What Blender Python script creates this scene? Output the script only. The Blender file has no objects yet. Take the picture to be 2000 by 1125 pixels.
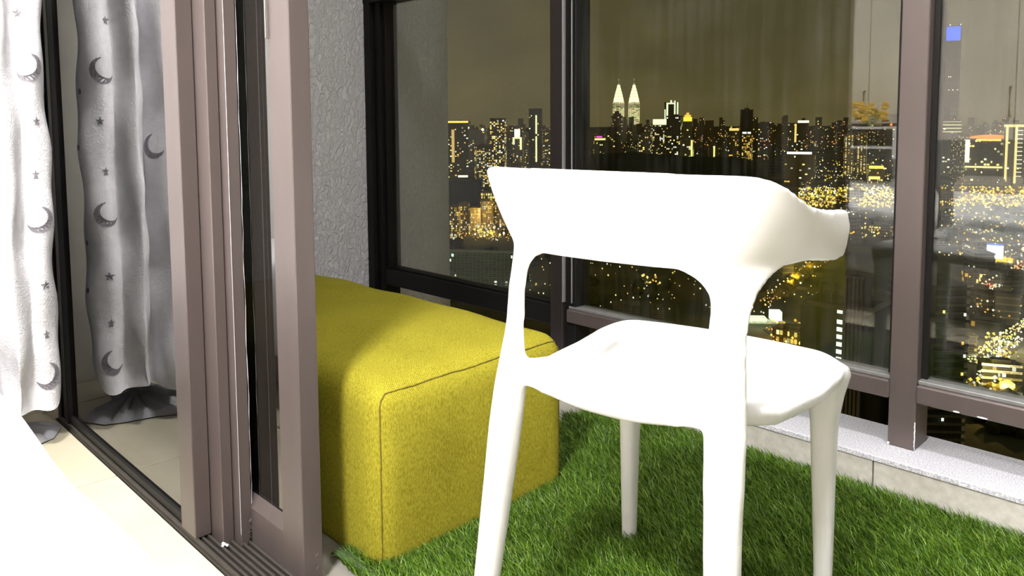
import bpy, bmesh, math, random
import numpy as np
from mathutils import Vector, Matrix

# ------------------------------------------------------------------ camera, world, main light, exposure
SC = bpy.context.scene
COL = SC.collection
H = 0.84                                   # eye height above the floor
F, CX, CY = 1504.36, 1000.0, 360.18        # calibrated in the 2000x1125 frame
YAW, PITCH, ROLL = math.radians(45.0292), math.radians(4.5873), math.radians(0.3379)
_fw = np.array([-math.sin(YAW)*math.cos(PITCH), math.cos(YAW)*math.cos(PITCH), -math.sin(PITCH)])
_r = np.cross(_fw, [0, 0, 1.0]); _r /= np.linalg.norm(_r)
_d = np.cross(_fw, _r)
R2 = _r*math.cos(ROLL) + _d*math.sin(ROLL)
D2 = -_r*math.sin(ROLL) + _d*math.cos(ROLL)
EYE = np.array([0, 0, H])
cam = bpy.data.cameras.new('camera')
camo = bpy.data.objects.new('camera', cam); COL.objects.link(camo)
m = Matrix.Identity(4)
for i in range(3):
    m[i][0], m[i][1], m[i][2], m[i][3] = R2[i], -D2[i], -_fw[i], EYE[i]
camo.matrix_world = m
cam.sensor_width = 36.0; cam.lens = F/2000*36.0
cam.shift_y = -(562.5-CY)/2000.0
cam.clip_start = 0.02; cam.clip_end = 30000
SC.camera = camo
SC.view_settings.view_transform = 'Standard'; SC.view_settings.look = 'None'
SC.view_settings.gamma = 1.0; SC.view_settings.use_curve_mapping = False
SC.view_settings.exposure = 0.0

ROOM_LIGHT_W = 132.0
BALCONY_FILL_W = 32.0
DOOR_FILL_W = 78.0

world = bpy.data.worlds.new('night_sky'); SC.world = world; world.use_nodes = True
wn, wl = world.node_tree.nodes, world.node_tree.links
bg = wn['Background']
tc = wn.new('ShaderNodeTexCoord'); sep = wn.new('ShaderNodeSeparateXYZ'); wl.new(tc.outputs['Generated'], sep.inputs[0])
ramp = wn.new('ShaderNodeValToRGB')
ramp.color_ramp.elements[0].position = 0.0; ramp.color_ramp.elements[0].color = (0.135, 0.110, 0.043, 1)
ramp.color_ramp.elements[1].position = 0.45; ramp.color_ramp.elements[1].color = (0.050, 0.047, 0.027, 1)
e = ramp.color_ramp.elements.new(0.13); e.color = (0.105, 0.092, 0.043, 1)
wl.new(sep.outputs[2], ramp.inputs[0])
mp = wn.new('ShaderNodeMapping'); mp.inputs['Scale'].default_value = (1, 1, 2.4); wl.new(tc.outputs['Generated'], mp.inputs[0])
nz = wn.new('ShaderNodeTexNoise'); nz.inputs['Scale'].default_value = 5.0; nz.inputs['Detail'].default_value = 5; wl.new(mp.outputs[0], nz.inputs[0])
cr = wn.new('ShaderNodeValToRGB'); cr.color_ramp.elements[0].position = 0.45; cr.color_ramp.elements[0].color = (0, 0, 0, 1)
cr.color_ramp.elements[1].position = 0.75; cr.color_ramp.elements[1].color = (0.055, 0.038, 0.012, 1)
wl.new(nz.outputs['Fac'], cr.inputs[0])
addc = wn.new('ShaderNodeMixRGB'); addc.blend_type = 'ADD'; addc.inputs[0].default_value = 1.0
wl.new(ramp.outputs[0], addc.inputs[1]); wl.new(cr.outputs[0], addc.inputs[2]); wl.new(addc.outputs[0], bg.inputs[0])
bg.inputs[1].default_value = 1.0

# ------------------------------------------------------------------ helpers
def ray(px, py):
    x, y = (px-CX)/F, (py-CY)/F
    return R2*x + D2*y + _fw
def at(px, py, depth):
    """the point seen at (px, py) at a horizontal distance depth along the view"""
    v = ray(px, py); h = np.array([-math.sin(YAW), math.cos(YAW), 0]); return EYE + v*(depth/(v@h))
def on_ground(px, py, z):
    v = ray(px, py); return EYE + v*((z-H)/v[2])

def tag(o, label=None, cat=None, group=None, kind=None):
    if label: o['label'] = label
    if cat: o['category'] = cat
    if group: o['group'] = group
    if kind: o['kind'] = kind
    return o
def empty(name, loc=(0, 0, 0), rz=0.0):
    o = bpy.data.objects.new(name, None); o.empty_display_size = 0.1
    o.location = loc; o.rotation_euler = (0, 0, rz); COL.objects.link(o); return o
def link(name, me, mat=None, parent=None, smooth=False):
    o = bpy.data.objects.new(name, me); COL.objects.link(o)
    if mat is not None:
        me.materials.clear()
        for q in (mat if isinstance(mat, (list, tuple)) else [mat]): me.materials.append(q)
    if parent is not None: o.parent = parent
    if smooth:
        me.polygons.foreach_set('use_smooth', [True]*len(me.polygons))
    return o
def obj(name, bm, mat, parent=None, smooth=False):
    bmesh.ops.recalc_face_normals(bm, faces=bm.faces[:])
    me = bpy.data.meshes.new(name); bm.to_mesh(me); bm.free()
    return link(name, me, mat, parent, smooth)
def bx(bm, x0, x1, y0, y1, z0, z1, bev=0.0, seg=1):
    r = bmesh.ops.create_cube(bm, size=1.0)
    vs = r['verts']
    for v in vs:
        v.co = Vector((x0+(v.co.x+.5)*(x1-x0), y0+(v.co.y+.5)*(y1-y0), z0+(v.co.z+.5)*(z1-z0)))
    if bev > 0:
        es = {e for v in vs for e in v.link_edges}
        bmesh.ops.bevel(bm, geom=list(es), offset=bev, segments=seg, affect='EDGES', profile=0.5)
def box(name, b, mat, parent=None, bev=0.002, seg=1):
    bm = bmesh.new(); bx(bm, *b, bev=bev, seg=seg); return obj(name, bm, mat, parent)
def tube(bm, pts, rad, n=10, caps=True):
    pts = [Vector(p) for p in pts]; rings = []
    up = Vector((0, 0, 1))
    for i, p in enumerate(pts):
        t = (pts[min(i+1, len(pts)-1)] - pts[max(i-1, 0)]).normalized()
        a = t.cross(up)
        if a.length < 1e-3: a = t.cross(Vector((1, 0, 0)))
        a.normalize(); b = t.cross(a).normalized()
        r = rad[i] if isinstance(rad, (list, tuple)) else rad
        rings.append([bm.verts.new(p + a*r*math.cos(2*math.pi*k/n) + b*r*math.sin(2*math.pi*k/n)) for k in range(n)])
    for i in range(len(rings)-1):
        for k in range(n):
            bm.faces.new((rings[i][k], rings[i][(k+1) % n], rings[i+1][(k+1) % n], rings[i+1][k]))
    if caps: bm.faces.new(rings[0][::-1]); bm.faces.new(rings[-1])
def loft(bm, rings, caps=True, closed=True):
    R = [[bm.verts.new(p) for p in r] for r in rings]
    n = len(R[0])
    for i in range(len(R)-1):
        for k in range(n if closed else n-1):
            bm.faces.new((R[i][k], R[i][(k+1) % n], R[i+1][(k+1) % n], R[i+1][k]))
    if caps: bm.faces.new(R[0][::-1]); bm.faces.new(R[-1])

# ------------------------------------------------------------------ materials
def mat(name, col, rough=0.5, metal=0.0, spec=0.5):
    M = bpy.data.materials.new(name); M.use_nodes = True
    b = M.node_tree.nodes['Principled BSDF']
    b.inputs['Base Color'].default_value = (*col, 1); b.inputs['Roughness'].default_value = rough
    b.inputs['Metallic'].default_value = metal; b.inputs['Specular IOR Level'].default_value = spec
    return M
def N(M, t, **k):
    n = M.node_tree.nodes.new(t)
    for a, v in k.items():
        if a in n.inputs: n.inputs[a].default_value = v
        else: setattr(n, a, v)
    return n
def L(M, a, b): M.node_tree.links.new(a, b)
def bump(M, height_socket, dist, strength=1.0):
    b = N(M, 'ShaderNodeBump'); b.inputs['Distance'].default_value = dist; b.inputs['Strength'].default_value = strength
    L(M, height_socket, b.inputs['Height']); L(M, b.outputs[0], M.node_tree.nodes['Principled BSDF'].inputs['Normal']); return b
def noise_color(M, scale, c0, c1, p0=0.3, p1=0.7, detail=4, coord='Object', stretch=None):
    t = N(M, 'ShaderNodeTexCoord'); n = N(M, 'ShaderNodeTexNoise'); n.inputs['Scale'].default_value = scale; n.inputs['Detail'].default_value = detail
    src = t.outputs[coord]
    if stretch:
        mpn = N(M, 'ShaderNodeMapping'); mpn.inputs['Scale'].default_value = stretch; L(M, src, mpn.inputs[0]); src = mpn.outputs[0]
    L(M, src, n.inputs['Vector'])
    r = N(M, 'ShaderNodeValToRGB'); r.color_ramp.elements[0].position = p0; r.color_ramp.elements[1].position = p1
    r.color_ramp.elements[0].color = (*c0, 1); r.color_ramp.elements[1].color = (*c1, 1)
    L(M, n.outputs['Fac'], r.inputs[0]); L(M, r.outputs[0], M.node_tree.nodes['Principled BSDF'].inputs['Base Color'])
    return n, r

M_stucco = mat('stucco', (0.82, 0.81, 0.86), 0.85, spec=0.2)
_t = N(M_stucco, 'ShaderNodeTexCoord')
_mp = N(M_stucco, 'ShaderNodeMapping'); _mp.inputs['Scale'].default_value = (1, 1, 0.62); L(M_stucco, _t.outputs['Object'], _mp.inputs[0])
_n1 = N(M_stucco, 'ShaderNodeTexNoise'); _n1.inputs['Scale'].default_value = 64; _n1.inputs['Detail'].default_value = 5; _n1.inputs['Distortion'].default_value = 0.9
L(M_stucco, _mp.outputs[0], _n1.inputs['Vector'])
_r1 = N(M_stucco, 'ShaderNodeValToRGB'); _r1.color_ramp.elements[0].position = 0.42; _r1.color_ramp.elements[1].position = 0.62
L(M_stucco, _n1.outputs['Fac'], _r1.inputs[0]); bump(M_stucco, _r1.outputs[0], 0.0055, 0.9)

M_wall = mat('painted_wall', (0.82, 0.81, 0.78), 0.7, spec=0.2); _n, _r_ = noise_color(M_wall, 30, (0.80, 0.79, 0.76), (0.85, 0.84, 0.81)); bump(M_wall, _n.outputs['Fac'], 0.001, 0.4)
M_ceil = mat('ceiling_paint', (0.85, 0.85, 0.84), 0.8, spec=0.1); noise_color(M_ceil, 20, (0.83, 0.83, 0.82), (0.87, 0.87, 0.86))
M_beige = mat('beige_return', (0.50, 0.45, 0.38), 0.6); noise_color(M_beige, 12, (0.46, 0.41, 0.34), (0.54, 0.49, 0.42))
M_tile = mat('cream_tile', (0.70, 0.64, 0.49), 0.28); noise_color(M_tile, 6, (0.50, 0.455, 0.335), (0.57, 0.525, 0.40))
M_tileg = mat('grey_balcony_tile', (0.36, 0.34, 0.31), 0.5); noise_color(M_tileg, 9, (0.30, 0.28, 0.25), (0.42, 0.40, 0.36))
M_grout = mat('grout', (0.16, 0.15, 0.13), 0.9); noise_color(M_grout, 40, (0.13, 0.12, 0.11), (0.19, 0.18, 0.16))
M_curbt = mat('curb_tile', (0.56, 0.54, 0.50), 0.6); noise_color(M_curbt, 55, (0.49, 0.47, 0.42), (0.63, 0.61, 0.57), detail=8)
M_gran = mat('speckled_granite', (0.6, 0.6, 0.64), 0.45)
_n, _ = noise_color(M_gran, 330, (0.42, 0.42, 0.47), (0.86, 0.86, 0.93), 0.38, 0.66, detail=6); bump(M_gran, _n.outputs['Fac'], 0.0003, 0.2)

def frame_mat(name, c, metal=0.25, rough=0.36):
    M = mat(name, c, rough, metal, 0.5)
    n, _ = noise_color(M, 3.0, tuple(v*0.93 for v in c), tuple(v*1.07 for v in c), stretch=(6, 6, 0.6))
    n2 = N(M, 'ShaderNodeTexNoise'); n2.inputs['Scale'].default_value = 900; bump(M, n2.outputs['Fac'], 0.0002, 0.25)
    return M
M_frame = frame_mat('bronze_frame', (0.125, 0.100, 0.096))
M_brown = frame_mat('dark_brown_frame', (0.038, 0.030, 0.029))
M_black = frame_mat('black_frame', (0.010, 0.0095, 0.009), 0.0, 0.5)
M_black.node_tree.nodes['Principled BSDF'].inputs['Specular IOR Level'].default_value = 0.2
M_track = frame_mat('dark_track', (0.055, 0.048, 0.042), 0.3, 0.45)
M_silver = mat('grey_gasket', (0.30, 0.30, 0.30), 0.35, 0.4); noise_color(M_silver, 40, (0.26, 0.26, 0.26), (0.34, 0.34, 0.34), stretch=(1, 1, 0.05))
M_chip = mat('chipped_white_primer', (0.85, 0.85, 0.87), 0.7); noise_color(M_chip, 90, (0.78, 0.78, 0.8), (0.9, 0.9, 0.92))
M_steel = mat('screw_steel', (0.55, 0.55, 0.55), 0.3, 1.0); noise_color(M_steel, 200, (0.5, 0.5, 0.5), (0.6, 0.6, 0.6))

def glass_mat(name, tint, ior, dirt=0.0):
    M = bpy.data.materials.new(name); M.use_nodes = True
    nt = M.node_tree; nt.nodes.clear()
    out = nt.nodes.new('ShaderNodeOutputMaterial')
    tr = nt.nodes.new('ShaderNodeBsdfTransparent'); tr.inputs[0].default_value = (*tint, 1)
    gl = nt.nodes.new('ShaderNodeBsdfGlossy'); gl.inputs['Roughness'].default_value = 0.0; gl.inputs[0].default_value = (1, 1, 1, 1)
    fr = nt.nodes.new('ShaderNodeFresnel')
    ge = nt.nodes.new('ShaderNodeNewGeometry'); io = nt.nodes.new('ShaderNodeMapRange')      # both faces reflect like the outer one
    io.inputs[3].default_value = ior; io.inputs[4].default_value = 1/ior
    nt.links.new(ge.outputs['Backfacing'], io.inputs[0]); nt.links.new(io.outputs[0], fr.inputs[0])
    mx = nt.nodes.new('ShaderNodeMixShader')
    nt.links.new(fr.outputs[0], mx.inputs[0]); nt.links.new(tr.outputs[0], mx.inputs[1]); nt.links.new(gl.outputs[0], mx.inputs[2])
    last = mx.outputs[0]
    if dirt > 0:       # faint dried rain streaks and dust on the outside
        t = nt.nodes.new('ShaderNodeTexCoord'); q = nt.nodes.new('ShaderNodeMapping'); q.inputs['Scale'].default_value = (55, 1, 1.6)
        n = nt.nodes.new('ShaderNodeTexNoise'); n.inputs['Scale'].default_value = 1.0; n.inputs['Detail'].default_value = 6
        nt.links.new(t.outputs['Object'], q.inputs[0]); nt.links.new(q.outputs[0], n.inputs[0])
        n3 = nt.nodes.new('ShaderNodeTexNoise'); n3.inputs['Scale'].default_value = 5.0; n3.inputs['Detail'].default_value = 7
        nt.links.new(t.outputs['Object'], n3.inputs[0])
        mul = nt.nodes.new('ShaderNodeMath'); mul.operation = 'MULTIPLY'; nt.links.new(n.outputs['Fac'], mul.inputs[0]); nt.links.new(n3.outputs['Fac'], mul.inputs[1])
        rr = nt.nodes.new('ShaderNodeMapRange'); rr.inputs[1].default_value = 0.2; rr.inputs[2].default_value = 0.42; rr.inputs[3].default_value = 0.0; rr.inputs[4].default_value = dirt
        nt.links.new(mul.outputs[0], rr.inputs[0])
        df = nt.nodes.new('ShaderNodeBsdfDiffuse'); df.inputs[0].default_value = (0.55, 0.54, 0.5, 1)
        m2 = nt.nodes.new('ShaderNodeMixShader'); nt.links.new(rr.outputs[0], m2.inputs[0]); nt.links.new(last, m2.inputs[1]); nt.links.new(df.outputs[0], m2.inputs[2])
        last = m2.outputs[0]
    nt.links.new(last, out.inputs[0])
    return M
M_glass = glass_mat('window_glass', (0.865, 0.88, 0.855), 1.66, 0.03)      # crossed twice (both faces)
M_dglass = glass_mat('dark_door_glass', (0.22, 0.23, 0.22), 2.0)

M_white = mat('white_plastic', (0.86, 0.86, 0.86), 0.32, 0, 0.45)
_n, _ = noise_color(M_white, 14, (0.845, 0.845, 0.845), (0.875, 0.875, 0.875)); 
_n2 = N(M_white, 'ShaderNodeTexNoise'); _n2.inputs['Scale'].default_value = 700; bump(M_white, _n2.outputs['Fac'], 0.0002, 0.15)

def weave_mat(name, c0, c1, scale, dist, rough=0.9):
    M = mat(name, c0, rough, 0, 0.15)
    t = N(M, 'ShaderNodeTexCoord')
    w1 = N(M, 'ShaderNodeTexWave'); w1.bands_direction = 'DIAGONAL'; w1.inputs['Scale'].default_value = scale; w1.inputs['Distortion'].default_value = 1.5
    w1.inputs['Detail'].default_value = 2; w1.inputs['Detail Scale'].default_value = 3
    L(M, t.outputs['Object'], w1.inputs['Vector'])
    n = N(M, 'ShaderNodeTexNoise'); n.inputs['Scale'].default_value = 420; n.inputs['Detail'].default_value = 3
    mpn = N(M, 'ShaderNodeMapping'); mpn.inputs['Scale'].default_value = (1, 1, 0.35); L(M, t.outputs['Object'], mpn.inputs[0]); L(M, mpn.outputs[0], n.inputs['Vector'])
    n2 = N(M, 'ShaderNodeTexNoise'); n2.inputs['Scale'].default_value = 7; L(M, t.outputs['Object'], n2.inputs['Vector'])
    a = N(M, 'ShaderNodeMath'); a.operation = 'MULTIPLY_ADD'; a.inputs[1].default_value = 0.35; L(M, w1.outputs['Fac'], a.inputs[0]); L(M, n.outputs['Fac'], a.inputs[2])
    a2 = N(M, 'ShaderNodeMath'); a2.operation = 'MULTIPLY_ADD'; a2.inputs[1].default_value = 0.2; L(M, n2.outputs['Fac'], a2.inputs[0]); L(M, a.outputs[0], a2.inputs[2])
    r = N(M, 'ShaderNodeValToRGB'); r.color_ramp.elements[0].position = 0.45; r.color_ramp.elements[1].position = 1.0
    r.color_ramp.elements[0].color = (*c0, 1); r.color_ramp.elements[1].color = (*c1, 1)
    L(M, a2.outputs[0], r.inputs[0]); L(M, r.outputs[0], M.node_tree.nodes['Principled BSDF'].inputs['Base Color'])
    bump(M, a.outputs[0], dist, 0.6)
    return M
M_pouf = weave_mat('lime_weave', (0.19, 0.165, 0.006), (0.50, 0.445, 0.045), 150, 0.001)
M_thread = mat('dark_stitching', (0.20, 0.15, 0.01), 0.9); noise_color(M_thread, 120, (0.14, 0.10, 0.01), (0.26, 0.20, 0.015))
def cloth_mat(name, c, scale=45):
    M = mat(name, c, 0.75, 0, 0.3)
    n, _ = noise_color(M, scale, tuple(v*0.93 for v in c), tuple(min(1, v*1.05) for v in c), detail=3)
    t = N(M, 'ShaderNodeTexCoord'); w = N(M, 'ShaderNodeTexNoise'); w.inputs['Scale'].default_value = 90; w.inputs['Detail'].default_value = 2; w.inputs['Distortion'].default_value = 2.2
    L(M, t.outputs['Object'], w.inputs['Vector']); bump(M, w.outputs['Fac'], 0.004, 0.5)
    return M
M_curt = cloth_mat('brushed_curtain', (0.74, 0.73, 0.76))
M_lining = cloth_mat('curtain_lining', (0.42, 0.42, 0.45), 30)
M_print = mat('grey_print', (0.17, 0.16, 0.18), 0.8); noise_color(M_print, 300, (0.12, 0.11, 0.13), (0.27, 0.26, 0.28), stretch=(1, 1, 0.3))
M_duvet = cloth_mat('white_duvet', (0.88, 0.88, 0.88), 8)
M_matt = mat('bed_base', (0.55, 0.53, 0.5), 0.8); noise_color(M_matt, 20, (0.5, 0.48, 0.45), (0.6, 0.58, 0.55))
M_ward = mat('wardrobe_laminate', (0.66, 0.60, 0.55), 0.45); noise_color(M_ward, 5, (0.68, 0.63, 0.58), (0.80, 0.75, 0.70), stretch=(14, 14, 0.5))
M_dark = mat('dark_handle', (0.02, 0.02, 0.02), 0.4); noise_color(M_dark, 30, (0.015, 0.015, 0.015), (0.03, 0.03, 0.03))
M_cab = mat('white_laminate', (0.84, 0.83, 0.80), 0.4); noise_color(M_cab, 8, (0.82, 0.81, 0.78), (0.86, 0.85, 0.82))
M_cabin = mat('grey_cabinet_inside', (0.5, 0.48, 0.44), 0.6); noise_color(M_cabin, 8, (0.46, 0.44, 0.4), (0.54, 0.52, 0.48))
M_petal = mat('yellow_petals', (0.95, 0.60, 0.02), 0.6); noise_color(M_petal, 60, (0.90, 0.48, 0.01), (1.0, 0.72, 0.05))
M_leaf = mat('flower_stems', (0.10, 0.16, 0.03), 0.6); noise_color(M_leaf, 60, (0.07, 0.12, 0.02), (0.13, 0.2, 0.04))
M_pot = mat('dark_planter', (0.06, 0.055, 0.05), 0.5); noise_color(M_pot, 30, (0.05, 0.045, 0.04), (0.08, 0.07, 0.06))

M_turf = mat('turf_backing', (0.03, 0.06, 0.012), 0.9); noise_color(M_turf, 120, (0.015, 0.03, 0.006), (0.05, 0.10, 0.02))
M_blade = mat('turf_blades', (0.1, 0.25, 0.03), 0.45, 0, 0.4)
_a = N(M_blade, 'ShaderNodeVertexColor'); _a.layer_name = 'Col'; L(M_blade, _a.outputs[0], M_blade.node_tree.nodes['Principled BSDF'].inputs['Base Color'])
_b = M_blade.node_tree.nodes['Principled BSDF']

def emit_mat(name, strength, sampled=False):
    M = bpy.data.materials.new(name); M.use_nodes = True; nt = M.node_tree; nt.nodes.clear()
    o = nt.nodes.new('ShaderNodeOutputMaterial'); em = nt.nodes.new('ShaderNodeEmission'); em.inputs[1].default_value = strength
    v = nt.nodes.new('ShaderNodeVertexColor'); v.layer_name = 'Col'; nt.links.new(v.outputs[0], em.inputs[0]); nt.links.new(em.outputs[0], o.inputs[0])
    if not sampled:
        try: M.cycles.emission_sampling = 'NONE'
        except Exception: pass
    return M
M_light = emit_mat('city_lights', 1.0)
def facade_mat(name, c, c2, sc):
    M = mat(name, c, 0.7, 0, 0.2)
    t = N(M, 'ShaderNodeTexCoord'); b = N(M, 'ShaderNodeTexBrick'); b.inputs['Scale'].default_value = sc; b.offset = 0.0
    b.inputs['Color1'].default_value = (*c, 1); b.inputs['Color2'].default_value = (*c2, 1); b.inputs['Mortar'].default_value = (*[v*1.7 for v in c], 1)
    b.inputs['Mortar Size'].default_value = 0.03
    mpn = N(M, 'ShaderNodeMapping'); mpn.inputs['Rotation'].default_value = (math.radians(90), 0, 0)
    L(M, t.outputs['Object'], mpn.inputs[0]); L(M, mpn.outputs[0], b.inputs['Vector']); L(M, b.outputs[0], M.node_tree.nodes['Principled BSDF'].inputs['Base Color'])
    return M
M_bdark = facade_mat('dark_facade', (0.24, 0.21, 0.14), (0.16, 0.145, 0.10), 0.12)
M_bbrown = facade_mat('brown_facade', (0.42, 0.33, 0.20), (0.32, 0.25, 0.15), 0.12)
M_bgrey = facade_mat('grey_facade', (0.50, 0.47, 0.36), (0.40, 0.37, 0.29), 0.12)
M_bgreen = facade_mat('green_grey_facade', (0.42, 0.52, 0.41), (0.26, 0.33, 0.26), 0.16)
M_bpale = facade_mat('pale_facade', (0.70, 0.66, 0.58), (0.56, 0.53, 0.46), 0.12)
M_black_roof = mat('black_roof', (0.022, 0.022, 0.02), 0.9); noise_color(M_black_roof, 0.05, (0.03, 0.031, 0.025), (0.08, 0.076, 0.06))
M_pier = mat('taupe_pier', (0.34, 0.28, 0.22), 0.8); noise_color(M_pier, 0.3, (0.30, 0.25, 0.19), (0.38, 0.32, 0.25))
M_ground = mat('city_ground', (0.03, 0.032, 0.02), 0.95); noise_color(M_ground, 0.012, (0.10, 0.105, 0.06), (0.32, 0.25, 0.13), 0.42, 0.72, detail=8)
M_tree = mat('night_trees', (0.02, 0.035, 0.01), 0.9); noise_color(M_tree, 0.3, (0.03, 0.04, 0.015), (0.08, 0.095, 0.035))
M_road = mat('asphalt', (0.10, 0.085, 0.06), 0.8); noise_color(M_road, 0.2, (0.08, 0.07, 0.05), (0.13, 0.11, 0.07))
M_yellow = mat('yellow_wall', (0.75, 0.50, 0.05), 0.7); noise_color(M_yellow, 0.5, (0.68, 0.44, 0.04), (0.8, 0.55, 0.07))

# ------------------------------------------------------------------ setting: room and balcony shell
XL, XW = -2.75, -2.684          # room's left wall; balcony's stucco wall
YD, YF = 0.592, 1.846           # door track's inner edge; window posts' inner faces
ZC = 2.52
def structure(o): o['kind'] = 'structure'; return o

floor = structure(box('floor', (XL, 2.2, -2.05, 1.80, -0.30, -0.010), M_grout, bev=0))
tile_me = {}
def tile(w, d, M):
    k = (round(w, 3), round(d, 3), M.name)
    if k not in tile_me:
        bm = bmesh.new(); bx(bm, -w/2, w/2, -d/2, d/2, -0.010, 0.0, bev=0.0012); bmesh.ops.recalc_face_normals(bm, faces=bm.faces[:])
        me = bpy.data.meshes.new('floor_tile'); bm.to_mesh(me); bm.free(); me.materials.append(M); tile_me[k] = me
    return tile_me[k]
JX, JY = -1.942, 0.366
for j, ys in enumerate([(YD, JY)] + [(JY-0.6*k, JY-0.6*(k+1)) for k in range(4)]):
    for i in range(-2, 7):
        x0, x1 = JX+0.6*i, JX+0.6*(i+1)
        x0, x1 = max(x0, XL), min(x1, 2.2)
        y0, y1 = max(ys[1], -2.05), ys[0]
        if x1-x0 < .05 or y1-y0 < .05: continue
        o = bpy.data.objects.new('floor_tile', tile(x1-x0-.004, y1-y0-.004, M_tile)); COL.objects.link(o); o.parent = floor
        o.location = ((x0+x1)/2, (y0+y1)/2, 0)
for j in range(2):
    for i in range(-3, 7):
        x0, x1 = -1.55+0.6*i, -1.55+0.6*(i+1)
        x0, x1 = max(x0, XW), min(x1, 2.2)
        y0, y1 = (0.725, 1.25) if j == 0 else (1.25, 1.762)
        if x1-x0 < .05: continue
        o = bpy.data.objects.new('floor_tile', tile(x1-x0-.004, y1-y0-.004, M_tileg)); COL.objects.link(o); o.parent = floor
        o.location = ((x0+x1)/2, (y0+y1)/2, 0)

structure(box('ceiling', (XL-.2, 2.4, -2.25, 2.02, ZC, ZC+.2), M_ceil, bev=0))
wl_ = structure(box('wall_left', (XL-.2, XL, -2.25, 0.70, -.3, ZC), M_wall, bev=0))
structure(box('wall_back', (XL, 2.2, -2.25, -2.05, -.3, ZC), M_wall, bev=0))
structure(box('wall_right', (2.2, 2.4, -2.25, 0.74, -.3, ZC), M_wall, bev=0))
# the stucco side wall of the balcony, carried on past the window as a fin
structure(box('wall_balcony', (XW-.35, XW, 0.70, 2.277, -3.2, ZC+.2), M_stucco, bev=0.004))
# beige return between the room's wall and the door's jamb
ret = structure(box('wall_front', (XL, -2.445, 0.583, 0.70, 0, ZC), M_beige, bev=0.003))
box('corner_bead', (-2.535, -2.522, 0.572, 0.585, 0, ZC), M_wall, ret, bev=0.003)
structure(box('wall_lintel', (-2.445, 2.2, 0.58, 0.74, 2.28, ZC), M_wall, bev=0.003))

# curb under the window
curb = structure(box('trim_1', (XW, 2.2, 1.778, 1.962, -.6, 0.074), M_curbt, bev=0))
xs = [XW, -2.418, -1.818, -1.218, -0.618, -0.018, 0.582, 1.182, 1.782, 2.2]
for a, b in zip(xs[:-1], xs[1:]):
    box('curb_tile', (a+.0015, b-.0015, 1.766, 1.778, -.008, 0.074), M_curbt, curb, bev=0.001)
box('granite_slab', (XW, 2.2, 1.762, 1.966, 0.074, 0.088), M_gran, curb, bev=0.0025, seg=2)
structure(box('wall_outer', (XW, 2.2, 1.80, 1.955, -3.2, -.6), M_stucco, bev=0))

# ------------------------------------------------------------------ door: track, jamb and four stacked sliding panels
track = structure(box('trim_2', (-2.445, 2.2, YD, 0.725, -0.010, 0.001), M_track, bev=0))
for k in range(7):
    y = YD+.004+.0118*k
    box('track_rib', (-2.44, 2.2, y, y+.0055, 0.0, 0.0115 if k != 0 else .013), M_track, track, bev=0.0012)
box('track_sill', (-2.44, 2.2, 0.678, 0.700, 0.0, 0.009), M_frame, track, bev=0.002)
box('cement_strip', (-2.44, 2.2, 0.700, 0.725, -.004, 0.003), M_tileg, track, bev=0.001)
bm = bmesh.new()
random.seed(5)
for k in range(26):
    x, y, r = random.uniform(-1.40, -1.22), random.uniform(.679, .722), random.uniform(.0015, .005)
    bmesh.ops.create_icosphere(bm, subdivisions=1, radius=r, matrix=Matrix.Translation((x, y, .009+r*.3)) @ Matrix.Diagonal((1, 1, .6, 1)))
M_grit = mat('plaster_grit', (0.45, 0.33, 0.2), 0.9); noise_color(M_grit, 150, (0.3, 0.2, 0.1), (0.8, 0.7, 0.55))
g = obj('plaster_grit', bm, M_grit, track); g['kind'] = 'stuff'
jamb = structure(box('trim_3', (-2.445, -2.415, 0.597, 0.70, 0.0, 2.28), M_black, bev=0.002))
box('jamb_channel', (-2.415, -2.385, 0.603, 0.70, 0.012, 2.28), M_black, jamb, bev=0.002)
box('jamb_fin', (-2.385, -2.378, 0.612, 0.640, 0.012, 2.28), M_frame, jamb, bev=0.001)

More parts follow.
